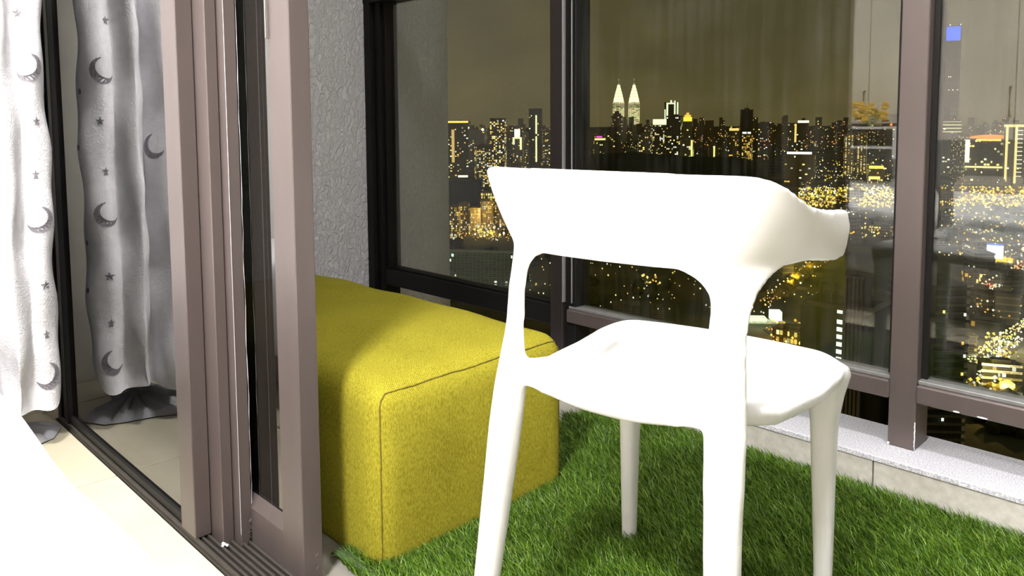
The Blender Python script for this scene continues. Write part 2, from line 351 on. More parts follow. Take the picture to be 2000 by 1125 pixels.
def sliding_panel(n, x0, x1, y0, y1, z0, stile_w, rail_h, bev_rail=False, screws=False, chips=False):
    """one framed sliding leaf: two stiles, two rails, dark glass"""
    root = structure(empty('door_%d' % n, ((x0+x1)/2, (y0+y1)/2, z0)))
    off = Vector(root.location)
    def part(name, b, M, bev=.002):
        bb = (b[0]-off.x, b[1]-off.x, b[2]-off.y, b[3]-off.y, b[4]-off.z, b[5]-off.z)
        return box(name, bb, M, root, bev)
    part('stile', (x1-stile_w, x1, y0, y1, z0, 2.27), M_frame, .0015)
    part('stile', (x0, x0+0.03, y0, y1, z0, 2.27), M_black, .0015)
    yi0, yi1 = y0+(y1-y0)*.2, y1-(y1-y0)*.12
    if bev_rail:
        bm = bmesh.new(); a, b = x0+.03-off.x, x1-stile_w-off.x
        prof = [(y0+.004, z0), (y1-.002, z0), (y1-.002, z0+rail_h+.012), (y0+.016, z0+rail_h+.012), (y0+.004, z0+rail_h-.012)]
        loft(bm, [[(xx, p-off.y, q-off.z) for p, q in prof] for xx in (a, b)])
        obj('rail', bm, M_frame, root)
    else:
        part('rail', (x0+.03, x1-stile_w, yi0, yi1, z0, z0+rail_h), M_black, .001)
    part('rail', (x0+.03, x1-stile_w, yi0, yi1, 2.19, 2.27), M_frame, .001)
    yc = (y0+y1)/2
    part('glass_pane', (x0+.03, x1-stile_w, yc-.003, yc+.003, z0+rail_h*.9, 2.20), M_dglass, 0)
    if screws:
        ys = (y0+y1)/2+.004
        for zz in (z0+.028, z0+.052) if n == 3 else (z0+.030, z0+.055):
            bm = bmesh.new()
            mt = Matrix.Translation((x1-off.x+.0002, ys-off.y, zz-off.z)) @ Matrix.Rotation(math.radians(90), 4, 'Y')
            r = bmesh.ops.create_circle(bm, cap_ends=False, segments=14, radius=.0052, matrix=mt)
            r2 = bmesh.ops.create_circle(bm, cap_ends=True, segments=14, radius=.0042, matrix=Matrix.Translation((-.0022, 0, 0)) @ mt)
            v1, v2 = r['verts'], r2['verts']
            for k in range(14): bm.faces.new((v1[k], v1[(k+1) % 14], v2[(k+1) % 14], v2[k]))
            obj('screw_hole', bm, M_dark, root)
            bm = bmesh.new()
            tube(bm, [(x1-off.x+.0006, ys-off.y+.0050*math.cos(t), zz-off.z+.0050*math.sin(t)) for t in np.linspace(-1.9, 0.7, 9)], .0006, 6)
            obj('screw_rim', bm, M_steel, root)
    return root, off
pa, _o = sliding_panel(1, -2.376, -1.497, 0.595, 0.628, 0.012, 0.069, 0.020)
pb, _o = sliding_panel(2, -2.372, -1.446, 0.629, 0.652, 0.002, 0.056, 0.040)
pc, offc = sliding_panel(3, -2.368, -1.418, 0.653, 0.677, 0.004, 0.040, 0.050, screws=True)
# a torn white sealing edge on the third leaf's corner
bm = bmesh.new(); random.seed(2)
pts = [(-1.4185-offc.x+random.uniform(-.0006, .0006), .678-offc.y+random.uniform(-.0008, .0008), z-offc.z) for z in np.linspace(.05, 2.2, 60)]
tube(bm, pts, [random.uniform(.0002, .0007) for _ in pts], 6)
obj('sealing_edge', bm, M_chip, pc)
bm = bmesh.new(); random.seed(4)
pts = [(-1.4175-offc.x, .653-offc.y, z-offc.z) for z in np.linspace(.03, 2.2, 40)]
tube(bm, pts, .0004, 6); obj('sealing_edge', bm, M_chip, pc)
bm = bmesh.new(); random.seed(9)
for k in range(14):
    t = k/13
    bmesh.ops.create_icosphere(bm, subdivisions=1, radius=random.uniform(.002, .005), matrix=Matrix.Translation((-1.418-offc.x, .679-offc.y-.010*t*t, .004-offc.z+.075*(1-t))))
obj('torn_seal', bm, M_black, pc)
pd, offd = sliding_panel(4, -2.33, -1.206, 0.670, 0.709, 0.006, 0.074, 0.085, bev_rail=True, screws=True)
box('hardware_plate', (-1.2795-offd.x, -1.2765-offd.x, 0.664-offd.y, 0.671-offd.y, 0.99-offd.z, 1.5-offd.z), M_silver, pd, bev=.001)
bm = bmesh.new()     # pull handle on the outer face of the last leaf
tube(bm, [(-1.255-offd.x, .709-offd.y, 1.09-offd.z), (-1.255-offd.x, .745-offd.y, 1.095-offd.z), (-1.255-offd.x, .748-offd.y, 1.11-offd.z), (-1.255-offd.x, .748-offd.y, 1.27-offd.z), (-1.255-offd.x, .745-offd.y, 1.285-offd.z), (-1.255-offd.x, .709-offd.y, 1.29-offd.z)], .011, 10)
obj('pull_handle', bm, M_dark, pd)
# small scrap of white foam on the track
bm = bmesh.new()
for dx, dy, r in ((0, 0, .005), (.008, .003, .004), (-.006, .002, .003), (.004, -.004, .003)):
    bmesh.ops.create_icosphere(bm, subdivisions=1, radius=r, matrix=Matrix.Translation((dx, dy, r*.6)) @ Matrix.Diagonal((1.3, .8, .6, 1)))
o = obj('foam_scrap', bm, M_chip); o.location = (-1.437, .6255, .0115)
tag(o, 'small white foam scrap on the ribbed door track', 'scrap')

# ------------------------------------------------------------------ window: posts, rails, glass
win = structure(empty('window_1', (0, 0, 0)))
GY = 1.884                                      # glass plane
# left jamb, stepped
box('jamb', (XW, -2.640, YF-.018, 1.93, 0.088, ZC), M_black, win, .002)
box('jamb', (-2.640, -2.600, YF, 1.93, 0.088, ZC), M_black, win, .002)
box('jamb', (-2.600, -2.578, YF+.014, 1.92, 0.2, ZC), M_black, win, .002)
# left bay rails
box('rail', (-2.60, -1.674, YF+.006, 1.92, 0.176, 0.243), M_black, win, .003)
box('rail_lip', (-2.60, -1.674, YF+.02, 1.91, 0.243, 0.250), M_black, win, .0015)
box('transom', (-2.70, -1.674, YF-.02, 1.92, 1.325, 1.39), M_black, win, .003)
# middle mullion
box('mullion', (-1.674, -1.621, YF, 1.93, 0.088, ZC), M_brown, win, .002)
box('mullion', (-1.621, -1.575, YF+.012, 1.93, 0.088, ZC), M_black, win, .002)
box('gasket', (-1.6225, -1.6165, YF-.001, YF+.012, 0.26, ZC), M_silver, win, .001)
box('gasket', (-1.592, -1.588, YF+.008, YF+.013, 0.26, ZC), M_silver, win, .001)
# middle bay rail
box('rail', (-1.603, -0.616, YF-.002, 1.915, 0.198, 0.240), M_frame, win, .003)
box('rail_lip', (-1.603, -0.616, YF+.010, 1.905, 0.240, 0.249), M_silver, win, .0015)
# right mullion standing on the curb
bm = bmesh.new()
bx(bm, -0.616, -0.558, YF, 1.935, 0.088, ZC, bev=.002)
mul = obj('mullion', bm, M_frame, win)
box('glazing_channel', (-0.558, -0.545, YF+.030, 1.92, 0.20, ZC), M_black, win, .001)
box('glazing_channel', (-0.629, -0.616, YF+.030, 1.92, 0.20, ZC), M_black, win, .001)
bm = bmesh.new(); random.seed(3)
for k in range(24):
    z = .092+.06*random.random()
    bmesh.ops.create_icosphere(bm, subdivisions=1, radius=.0028, matrix=Matrix.Translation((-.5585, YF+.001+random.uniform(-.001, .002), z)) @ Matrix.Diagonal((.5, .5, 1.6, 1)))
for k in range(7):
    bmesh.ops.create_icosphere(bm, subdivisions=1, radius=.0022, matrix=Matrix.Translation((-.616+random.uniform(-.002, .004), YF-.001, .090+.004*random.random())))
obj('chipped_paint', bm, M_chip, win)
# right bay rail
box('rail', (-0.558, 2.2, YF-.002, 1.915, 0.200, 0.242), M_frame, win, .003)
box('rail_lip', (-0.558, 2.2, YF+.010, 1.905, 0.242, 0.251), M_silver, win, .0015)
bm = bmesh.new()
for xx, ln in ((-.425, .022), (-.475, .014)):
    bmesh.ops.create_icosphere(bm, subdivisions=2, radius=.5, matrix=Matrix.Translation((xx, YF-.002, .2035)) @ Matrix.Diagonal((ln, .002, .004, 1)))
obj('chipped_paint', bm, M_chip, win)
box('mullion', (0.55, 0.62, YF, 1.93, 0.088, ZC), M_frame, win, .002)
box('mullion', (2.2, 2.27, YF, 1.93, 0.088, ZC), M_frame, win, .002)
box('rail', (2.205, 2.26, .74, YF, 0.198, 0.240), M_frame, win, .003)
box('glass_pane', (2.23, 2.236, .74, YF, .244, ZC), M_glass, win, 0)
for a, b, z0 in ((-2.605, -1.66, .246), (-1.59, -0.625, .244), (-0.549, 0.56, .246), (0.615, 2.2, .246)):
    bm = bmesh.new(); bx(bm, a, b, GY-.003, GY+.003, z0, ZC)
    obj('glass_pane', bm, M_glass, win)

# ------------------------------------------------------------------ artificial turf
def in_turf(x, y):
    left = -1.30 - 0.30*np.clip((y-1.43)/.33, 0, 1)*0.5 + 0.02*np.sin(y*31) + .012*np.sin(y*77)
    left = np.where(y < 1.43, -1.30 + .07*np.clip((0.85-y)/.09, 0, 1), left)
    return (x > left) & (y > 0.762 + .006*np.sin(x*23)) & (y < 1.762)
turf = empty('artificial_turf', (-0.2, 1.26, 0))
tag(turf, 'green artificial turf laid between the glass doors and the pale curb', 'grass mat')
bm = bmesh.new()
ys = np.linspace(.765, 1.76, 22)
lefts = [min(x for x in np.linspace(-1.6, -1.0, 300) if in_turf(np.array(x), np.array(y))) for y in ys]
top = [[bm.verts.new((l+.2, y-1.26, .006)), bm.verts.new((2.15+.2, y-1.26, .006))] for l, y in zip(lefts, ys)]
for k in range(len(ys)-1): bm.faces.new((top[k][0], top[k][1], top[k+1][1], top[k+1][0]))
r = bmesh.ops.extrude_face_region(bm, geom=bm.faces[:])
for v in [q for q in r['geom'] if isinstance(q, bmesh.types.BMVert)]: v.co.z = .001
obj('turf_backing', bm, M_turf, turf)
rng = np.random.default_rng(7)
NB = 190000
x = rng.uniform(-1.5, 0.25, NB); y = rng.uniform(.75, 1.775, NB)
keep = in_turf(x, y) & ~((x < -1.17) & (y > .82) & (y < 1.30)); 
x, y = x[keep], y[keep]
x2 = rng.uniform(0.25, 2.1, 30000); y2 = rng.uniform(.77, 1.76, 30000)
x, y = np.concatenate([x, x2]), np.concatenate([y, y2]); n = len(x)
edge = np.clip((1.765-y)/.05, 0, 1)
hgt = rng.uniform(.017, .034, n); wid = rng.uniform(.0007, .0014, n)
lean_a = rng.normal(math.radians(205), 0.8, n); lean = rng.uniform(.15, 1.0, n)*hgt*.95
lx, ly = np.cos(lean_a)*lean, np.sin(lean_a)*lean
wa = rng.uniform(0, 2*np.pi, n); wx, wy = np.cos(wa)*wid, np.sin(wa)*wid
V = np.zeros((n, 5, 3))
V[:, 0] = np.stack([x-wx, y-wy, np.full(n, .004)], 1); V[:, 1] = np.stack([x+wx, y+wy, np.full(n, .004)], 1)
mx_, my_, mz = x+lx*.35, y+ly*.35, hgt*.6
V[:, 2] = np.stack([mx_+wx*.85, my_+wy*.85, mz], 1); V[:, 3] = np.stack([mx_-wx*.85, my_-wy*.85, mz], 1)
V[:, 4] = np.stack([x+lx, y+ly, hgt*(.96-.12*rng.random(n))], 1)
V[:, :, 1] = np.minimum(V[:, :, 1], 1.7645)
V[:, :, 0] += .2; V[:, :, 1] -= 1.26
me = bpy.data.meshes.new('turf_blades')
me.vertices.add(n*5); me.vertices.foreach_set('co', V.reshape(-1))
me.loops.add(n*7); me.polygons.add(n*2)
base = (np.arange(n)*5)[:, None]
idx = np.concatenate([base+np.array([[0, 1, 2, 3]]), base+np.array([[3, 2, 4]])], 1).reshape(-1)
me.loops.foreach_set('vertex_index', idx.astype(np.int32))
ls = (np.arange(n)*7)[:, None] + np.array([[0, 4]])
me.polygons.foreach_set('loop_start', ls.reshape(-1).astype(np.int32))
me.update(calc_edges=True)
pal = np.array([(.070, .190, .010), (.110, .270, .016), (.165, .360, .028), (.035, .110, .006), (.26, .42, .07), (.05, .155, .008)])
pick = rng.choice(6, n, p=[.28, .26, .16, .14, .04, .12])
colr = pal[pick]*rng.uniform(.75, 1.2, (n, 1))*np.array([[1.02, .80, .95]])
ca = me.color_attributes.new('Col', 'FLOAT_COLOR', 'POINT')
cc = np.ones((n, 5, 4)); cc[:, :, :3] = colr[:, None, :]
ca.data.foreach_set('color', cc.reshape(-1))
bl = link('turf_blades', me, M_blade, turf); bl['kind'] = 'stuff'

# ------------------------------------------------------------------ lime pouf
PX0, PX1, PY0, PY1, PZ = -2.25, -1.149, 0.796, 1.322, 0.352
pouf = empty('pouf', ((PX0+PX1)/2, (PY0+PY1)/2, 0.0))
tag(pouf, 'low lime green fabric pouf with stitched seams, standing beside the white chair', 'ottoman')
hw, hd = (PX1-PX0)/2, (PY1-PY0)/2
bm = bmesh.new()
nx, ny, nzz = 44, 26, 16
def pouf_pt(u, v, w):
    """u,v,w in -1..1 on a cube's surface -> rounded cushion"""
    p = np.array([u*hw, v*hd, (w+1)/2*PZ])
    r = np.array([.045, .045, .050]); lo = np.array([-hw, -hd, 0.0])+r*np.array([1, 1, .35]); hi = np.array([hw, hd, PZ])-r
    q = np.clip(p, lo, hi); d = p-q; L_ = np.linalg.norm(d/r)
    if L_ > 1e-6:
        mx2 = max(abs(d/r)); d = d/L_*mx2
        p = q+d
    if True:
        top_ = max(0, (p[2]/PZ))**6
        p[2] += .022*top_*(1-(p[0]/hw)**4)*(1-(p[1]/hd)**4)
        side = math.sin(math.pi*min(1, max(0, p[2]/PZ)))
        p[0] += np.sign(p[0])*.008*side*max(0, 1-(p[1]/hd)**2)*(abs(p[0])/hw)**6
        p[1] += np.sign(p[1])*.008*side*max(0, 1-(p[0]/hw)**2)*(abs(p[1])/hd)**6
        p[2] += .0018*math.sin(p[0]*23+p[1]*9)*top_+.0012*math.sin(p[1]*41-p[0]*13)*top_
    return p
cache = {}
def vert(u, v, w):
    k = (round(u, 5), round(v, 5), round(w, 5))
    if k not in cache: cache[k] = bm.verts.new(pouf_pt(u, v, w))
    return cache[k]
def lin(n):  # denser near the ends
    t = np.linspace(-1, 1, n+1); return np.sign(t)*(1-(1-np.abs(t))**1.6)
U, Vv, Wz = lin(nx), lin(ny), lin(nzz)
def face4(*q):
    try: bm.faces.new(q)
    except ValueError: pass
for a, b in ((U, Vv),):
    for i in range(len(a)-1):
        for j in range(len(b)-1):
            for w in (-1, 1): face4(vert(a[i], b[j], w), vert(a[i+1], b[j], w), vert(a[i+1], b[j+1], w), vert(a[i], b[j+1], w))
for i in range(len(U)-1):
    for j in range(len(Wz)-1):
        for v in (-1, 1): face4(vert(U[i], v, Wz[j]), vert(U[i+1], v, Wz[j]), vert(U[i+1], v, Wz[j+1]), vert(U[i], v, Wz[j+1]))
for i in range(len(Vv)-1):
    for j in range(len(Wz)-1):
        for u in (-1, 1): face4(vert(u, Vv[i], Wz[j]), vert(u, Vv[i+1], Wz[j]), vert(u, Vv[i+1], Wz[j+1]), vert(u, Vv[i], Wz[j+1]))
obj('cushion_body', bm, M_pouf, pouf, smooth=True)
def seam(pts, r=.0013, jit=.0006):
    random.seed(1); b = bmesh.new()
    tube(b, [(p[0]+random.uniform(-jit, jit), p[1]+random.uniform(-jit, jit), p[2]+random.uniform(-jit, jit)) for p in pts], r, 6)
    return obj('seam', b, M_thread, pouf)
s2 = 0.045*(1-1/math.sqrt(2))*.92
def surf(u, v, w, k=1.002): 
    p = pouf_pt(u, v, w); return (p[0]*k, p[1]*k, p[2]+.0004)
seam([surf(1, -1, w) for w in np.linspace(-.9, .80, 26)])                         # near vertical corner
seam([surf(1, v, 1) for v in np.linspace(-.93, .95, 40)])                         # top edge over the right face
seam([surf(1, -1, .80), surf(1, -.985, .9), surf(1, -.96, .96), surf(1, -.93, 1)])
seam([surf(1, 1, w) for w in np.linspace(-.9, .9, 20)])

# dark-green frayed turf corner curling up against the pouf's foot
bm = bmesh.new(); random.seed(8)
pts = [(-1.265, .764, .004), (-1.250, .758, .018), (-1.225, .757, .022), (-1.195, .760, .020), (-1.160, .764, .016), (-1.125, .768, .010)]
R_ = [[(p[0]-.004, p[1]-.002, p[2]), (p[0]+.002, p[1]+.006, p[2]+.004), (p[0]+.003, p[1]+.018, p[2]+.001), (p[0]-.002, p[1]+.016, p[2]-.004)] for p in pts]
loft(bm, R_)
M_edge = mat('turf_selvedge', (.05, .10, .03), 0.9); noise_color(M_edge, 200, (.02, .045, .012), (.09, .16, .05))
o = obj('turf_selvedge', bm, M_edge, turf); o.location = (.2, -1.26, 0)

# ------------------------------------------------------------------ white moulded chair
CXY, TH = (-0.6746, 1.0276), 0.1318
chair = empty('plastic_chair', (CXY[0], CXY[1], 0.0), TH)
tag(chair, 'white moulded plastic armchair with wraparound back on the green turf', 'chair')
def build_chair():
    bm = bmesh.new()
    # backrest band: outer path control points (right half), top and bottom edges
    T = np.array([(0, -.238, .776), (.06, -.236, .776), (.12, -.228, .775), (.168, -.219, .775), (.204, -.206, .775), (.229, -.184, .768), (.240, -.150, .752), (.244, -.112, .735), (.246, -.068, .725), (.248, -.020, .719), (.249, .028, .715), (.249, .058, .713)])
    B = np.array([(0, -.214, .650), (.06, -.212, .650), (.115, -.205, .650), (.15, -.193, .650), (.175, -.176, .650), (.192, -.152, .650), (.205, -.122, .650), (.216, -.088, .650), (.226, -.050, .652), (.236, -.008, .646), (.242, .032, .641), (.245, .058, .644)])
    def resample(P, k):
        s = np.concatenate([[0], np.cumsum(np.linalg.norm(np.diff(T, axis=0), axis=1))]); t = np.linspace(0, s[-1], k)
        return np.stack([np.interp(t, s, P[:, i]) for i in range(3)], 1)
    K = 40
    T_, B_ = resample(T, K), resample(B, K)
    for _ in range(3):
        for P in (T_, B_): P[1:-1] = (P[:-2]+2*P[1:-1]+P[2:])/4
    full_T = np.concatenate([T_[::-1]*np.array([-1, 1, 1]), T_[1:]]); full_B = np.concatenate([B_[::-1]*np.array([-1, 1, 1]), B_[1:]])
    rings = []
    nT = len(full_T)
    for i in range(nT):
        a, b = full_T[i], full_B[i]
        tg = full_T[min(i+1, nT-1)]-full_T[max(i-1, 0)]; tg[2] = 0; tg /= np.linalg.norm(tg)
        inn = np.array([-tg[1], tg[0], 0])              # towards the sitter
        mid = (a+b)/2; bul = -inn*.004                   # gentle outward belly
        th = .0145
        c = [a, a*.7+b*.3+bul, mid+bul*1.2, a*.3+b*.7+bul, b]
        rings.append([tuple(p) for p in c]+[tuple(p+inn*th) for p in c[::-1]])
    loft(bm, rings)
    def section(cx, cy, z, ax, ay, n=14, rot=0.0, p=2.6):
        out = []
        for k in range(n):
            t = 2*math.pi*k/n; c, s = math.cos(t), math.sin(t)
            x_ = math.copysign(abs(c)**(2/p), c)*ax; y_ = math.copysign(abs(s)**(2/p), s)*ay
            out.append((cx+x_*math.cos(rot)-y_*math.sin(rot), cy+x_*math.sin(rot)+y_*math.cos(rot), z))
        return out
    # rear legs, blending up into the band along its own curve
    half = full_B[K-1:]; arc = np.concatenate([[0], np.cumsum(np.linalg.norm(np.diff(half, axis=0), axis=1))])
    def on_band(s): return np.array([np.interp(s, arc, half[:, i]) if s >= 0 else np.interp(-s, arc, half[:, i])*(-1 if i == 0 else 1) for i in range(3)])
    s0 = np.interp(.172, half[:12, 0] if False else half[:, 0][:30], arc[:30])
    PHI = math.radians(42)
    for sg in (-1, 1):
        prof = [(0.0, .196, -.255, .0165, .0165), (.10, .190, -.241, .0185, .0185), (.20, .184, -.228, .021, .020), (.30, .178, -.215, .0235, .0215), (.38, .174, -.204, .026, .023), (.44, .171, -.195, .027, .023), (.48, .170, -.191, .0262, .0185), (.52, .169, -.187, .0255, .0135), (.555, .168, -.185, .0250, .0105), (.595, .168, -.183, .0245, .009)]
        rings = [section(sg*a, b, z, ax, ay, rot=sg*PHI*min(1, max(0, (z-.30)/.20))) for z, a, b, ax, ay in prof]
        loft(bm, rings)
        # flare under the band
        fl = [(.545, .0245, .0105), (.57, .0240, .0095), (.59, .0245, .009), (.605, .0265, .0085), (.620, .0310, .008), (.632, .040, .0075), (.642, .053, .007), (.650, .071, .007), (.658, .090, .006)]
        rr = []
        for z, w, t in fl:
            lo, hi = [], []
            f_ = min(1, max(0, (z-.56)/.085)); f_ = f_*f_*(3-2*f_)
            for q in np.linspace(-1, 1, 9):
                p = on_band(s0+q*w); c0 = np.array([.168+q*w*.95*math.cos(PHI), -.184+q*w*.95*math.sin(PHI), 0]); pp = p*f_+c0*(1-f_)
                pp = pp.copy(); pp[1] += .006*f_
                pa_, pb_ = on_band(s0+q*w-.004), on_band(s0+q*w+.004); bn = np.array([pb_[1]-pa_[1], pa_[0]-pb_[0], 0]); bn /= np.linalg.norm(bn)+1e-9
                dirn = bn*f_+np.array([math.sin(PHI), -math.cos(PHI), 0])*(1-f_); dirn /= np.linalg.norm(dirn)+1e-9
                lo.append((sg*(pp[0]+dirn[0]*t), pp[1]+dirn[1]*t, z)); hi.append((sg*(pp[0]-dirn[0]*t), pp[1]-dirn[1]*t, z))
            rr.append(lo+hi[::-1])
        loft(bm, rr)
        # front legs
        prof = [(0.0, .187, .213, .0140, .0140), (.12, .186, .211, .0165, .0165), (.25, .184, .208, .0195, .0195), (.34, .184, .204, .0225, .0225), (.39, .187, .198, .029, .028), (.425, .191, .190, .036, .036), (.440, .188, .184, .036, .036)]
        loft(bm, [section(sg*a, b, z, ax, ay) for z, a, b, ax, ay in prof])
    # seat shell: saddle-dished top with rolled edges
    ns, nt = 30, 30
    def outline(v):            # v 0 rear .. 1 front : half-width and y of the side edge
        y_ = -.198+v*.432
        w = np.interp(v, [0, .15, .35, .6, .8, .9, .96, 1.0], [.172, .186, .205, .220, .226, .222, .210, .188])
        return y_, w
    def ztop(u, v):
        c = np.interp(v, [0, .12, .3, .6, .85, 1.0], [.468, .462, .452, .452, .462, .464])
        sd = np.interp(v, [0, .12, .3, .5, .75, 1.0], [.030, .016, .006, .002, -.004, -.008])
        return c + sd*u*u + (-.016)*max(0, (abs(u)-.78)/.22)**2 - .016*max(0, (v-.9)/.1)**2
    rowsT, rowsB = [], []
    for j in range(nt+1):
        v = j/nt; v = v; y_, w = outline(v)
        rt, rb = [], []
        for i in range(ns+1):
            u = -1+2*i/ns
            yy = y_ + (.010*(1-u*u) if v > .9 else 0)*(v-.9)/.1 + (-.004*(1-u*u) if v < .1 else 0)
            z = ztop(u, v)
            sk = .032-.010*np.interp(abs(u), [.82, .9, 1], [0, .25, 1])+.006*np.interp(v, [0, .1], [1, 0])
            rt.append((u*w, yy, z)); rb.append((u*w*.97, yy, z-sk))
        rowsT.append([bm.verts.new(p) for p in rt]); rowsB.append([bm.verts.new(p) for p in rb])
    for j in range(nt):
        for i in range(ns):
            bm.faces.new((rowsT[j][i], rowsT[j][i+1], rowsT[j+1][i+1], rowsT[j+1][i])); bm.faces.new((rowsB[j][i], rowsB[j+1][i], rowsB[j+1][i+1], rowsB[j][i+1]))
    for j in range(nt):
        bm.faces.new((rowsT[j][0], rowsT[j+1][0], rowsB[j+1][0], rowsB[j][0])); bm.faces.new((rowsT[j][ns], rowsB[j][ns], rowsB[j+1][ns], rowsT[j+1][ns]))
    for i in range(ns):
        bm.faces.new((rowsT[0][i], rowsB[0][i], rowsB[0][i+1], rowsT[0][i+1])); bm.faces.new((rowsT[nt][i], rowsT[nt][i+1], rowsB[nt][i+1], rowsB[nt][i]))
    # rear apron with fillets to the legs
    rr = []
    for x_ in np.linspace(-.172, .172, 41):
        a = abs(x_)/.172
        up = .472+.022*a**2+.040*max(0, (a-.80)/.20)**2.2; dn = .436+.014*a**2-.055*max(0, (a-.78)/.22)**2.2
        y0_ = -.204+.012*a*a
        rr.append([(x_, y0_-.005, dn), (x_, y0_-.008, (up+dn)/2), (x_, y0_-.003, up), (x_, y0_+.012, up-.004), (x_, y0_+.012, dn+.002)])
    loft(bm, rr)
    bmesh.ops.recalc_face_normals(bm, faces=bm.faces[:])
    me = bpy.data.meshes.new('chair_raw'); bm.to_mesh(me); bm.free()
    tmp = bpy.data.objects.new('chair_raw', me); COL.objects.link(tmp)
    rm = tmp.modifiers.new('r', 'REMESH'); rm.mode = 'VOXEL'; rm.voxel_size = 0.0034; rm.adaptivity = 0.0
    sm = tmp.modifiers.new('s', 'SMOOTH'); sm.factor = 0.5; sm.iterations = 14
    dg = bpy.context.evaluated_depsgraph_get(); ev = tmp.evaluated_get(dg); em = ev.to_mesh()
    nv, nf = len(em.vertices), len(em.polygons)
    co = np.empty(nv*3, dtype=np.float32); em.vertices.foreach_get('co', co); co = co.reshape(-1, 3).astype(float)
    faces = [tuple(p.vertices) for p in em.polygons]
    ev.to_mesh_clear(); bpy.data.objects.remove(tmp)
    ea = np.array([(f[i], f[(i+1) % len(f)]) for f in faces for i in range(len(f))])
    cnt = np.zeros(nv); np.add.at(cnt, ea[:, 0], 1); np.add.at(cnt, ea[:, 1], 1)
    for it in range(60):                                     # volume-keeping smoothing
        acc = np.zeros_like(co); np.add.at(acc, ea[:, 0], co[ea[:, 1]]); np.add.at(acc, ea[:, 1], co[ea[:, 0]])
        co = co + (acc/cnt[:, None]-co)*(.55 if it % 2 == 0 else -.56)
    cen = np.array([co[list(f)].mean(0) for f in faces])
    xx, yy, zz = cen[:, 0], cen[:, 1], cen[:, 2]
    part = np.full(nf, 0)                                  # 0 seat
    part[zz > .628] = 1                                    # backrest
    rear = yy < -.05
    lowf = (~rear) & (zz < .408) & (np.hypot(np.abs(xx)-.187, yy-.20) < .055); part[lowf & (xx < 0)] = 2; part[lowf & (xx >= 0)] = 3
    lowr = rear & (zz <= .628) & ((zz < .40) | (zz > .525) | (np.abs(xx) > .150) & (yy < -.165)); part[lowr & (xx < 0)] = 4; part[lowr & (xx >= 0)] = 5
    # true smooth normals of the whole shell, kept on every part
    fn = np.zeros((nv, 3))
    for f in faces:
        p = co[list(f)]; nrm = np.cross(p[2]-p[0], p[-1]-p[1]); 
        for q in f: fn[q] += nrm
    fn /= np.linalg.norm(fn, axis=1)[:, None]+1e-12
    for k, nm in enumerate(['seat', 'backrest', 'leg', 'leg', 'leg', 'leg']):
        ids = np.nonzero(part == k)[0]
        used = sorted({q for i in ids for q in faces[i]}); mp_ = {q: i for i, q in enumerate(used)}
        pm = bpy.data.meshes.new(nm); pm.from_pydata([tuple(co[q]) for q in used], [], [tuple(mp_[q] for q in faces[i]) for i in ids]); pm.update()
        o = link(nm, pm, M_white, chair, smooth=True)
        pm.normals_split_custom_set_from_vertices([tuple(fn[q]) for q in used])
build_chair()

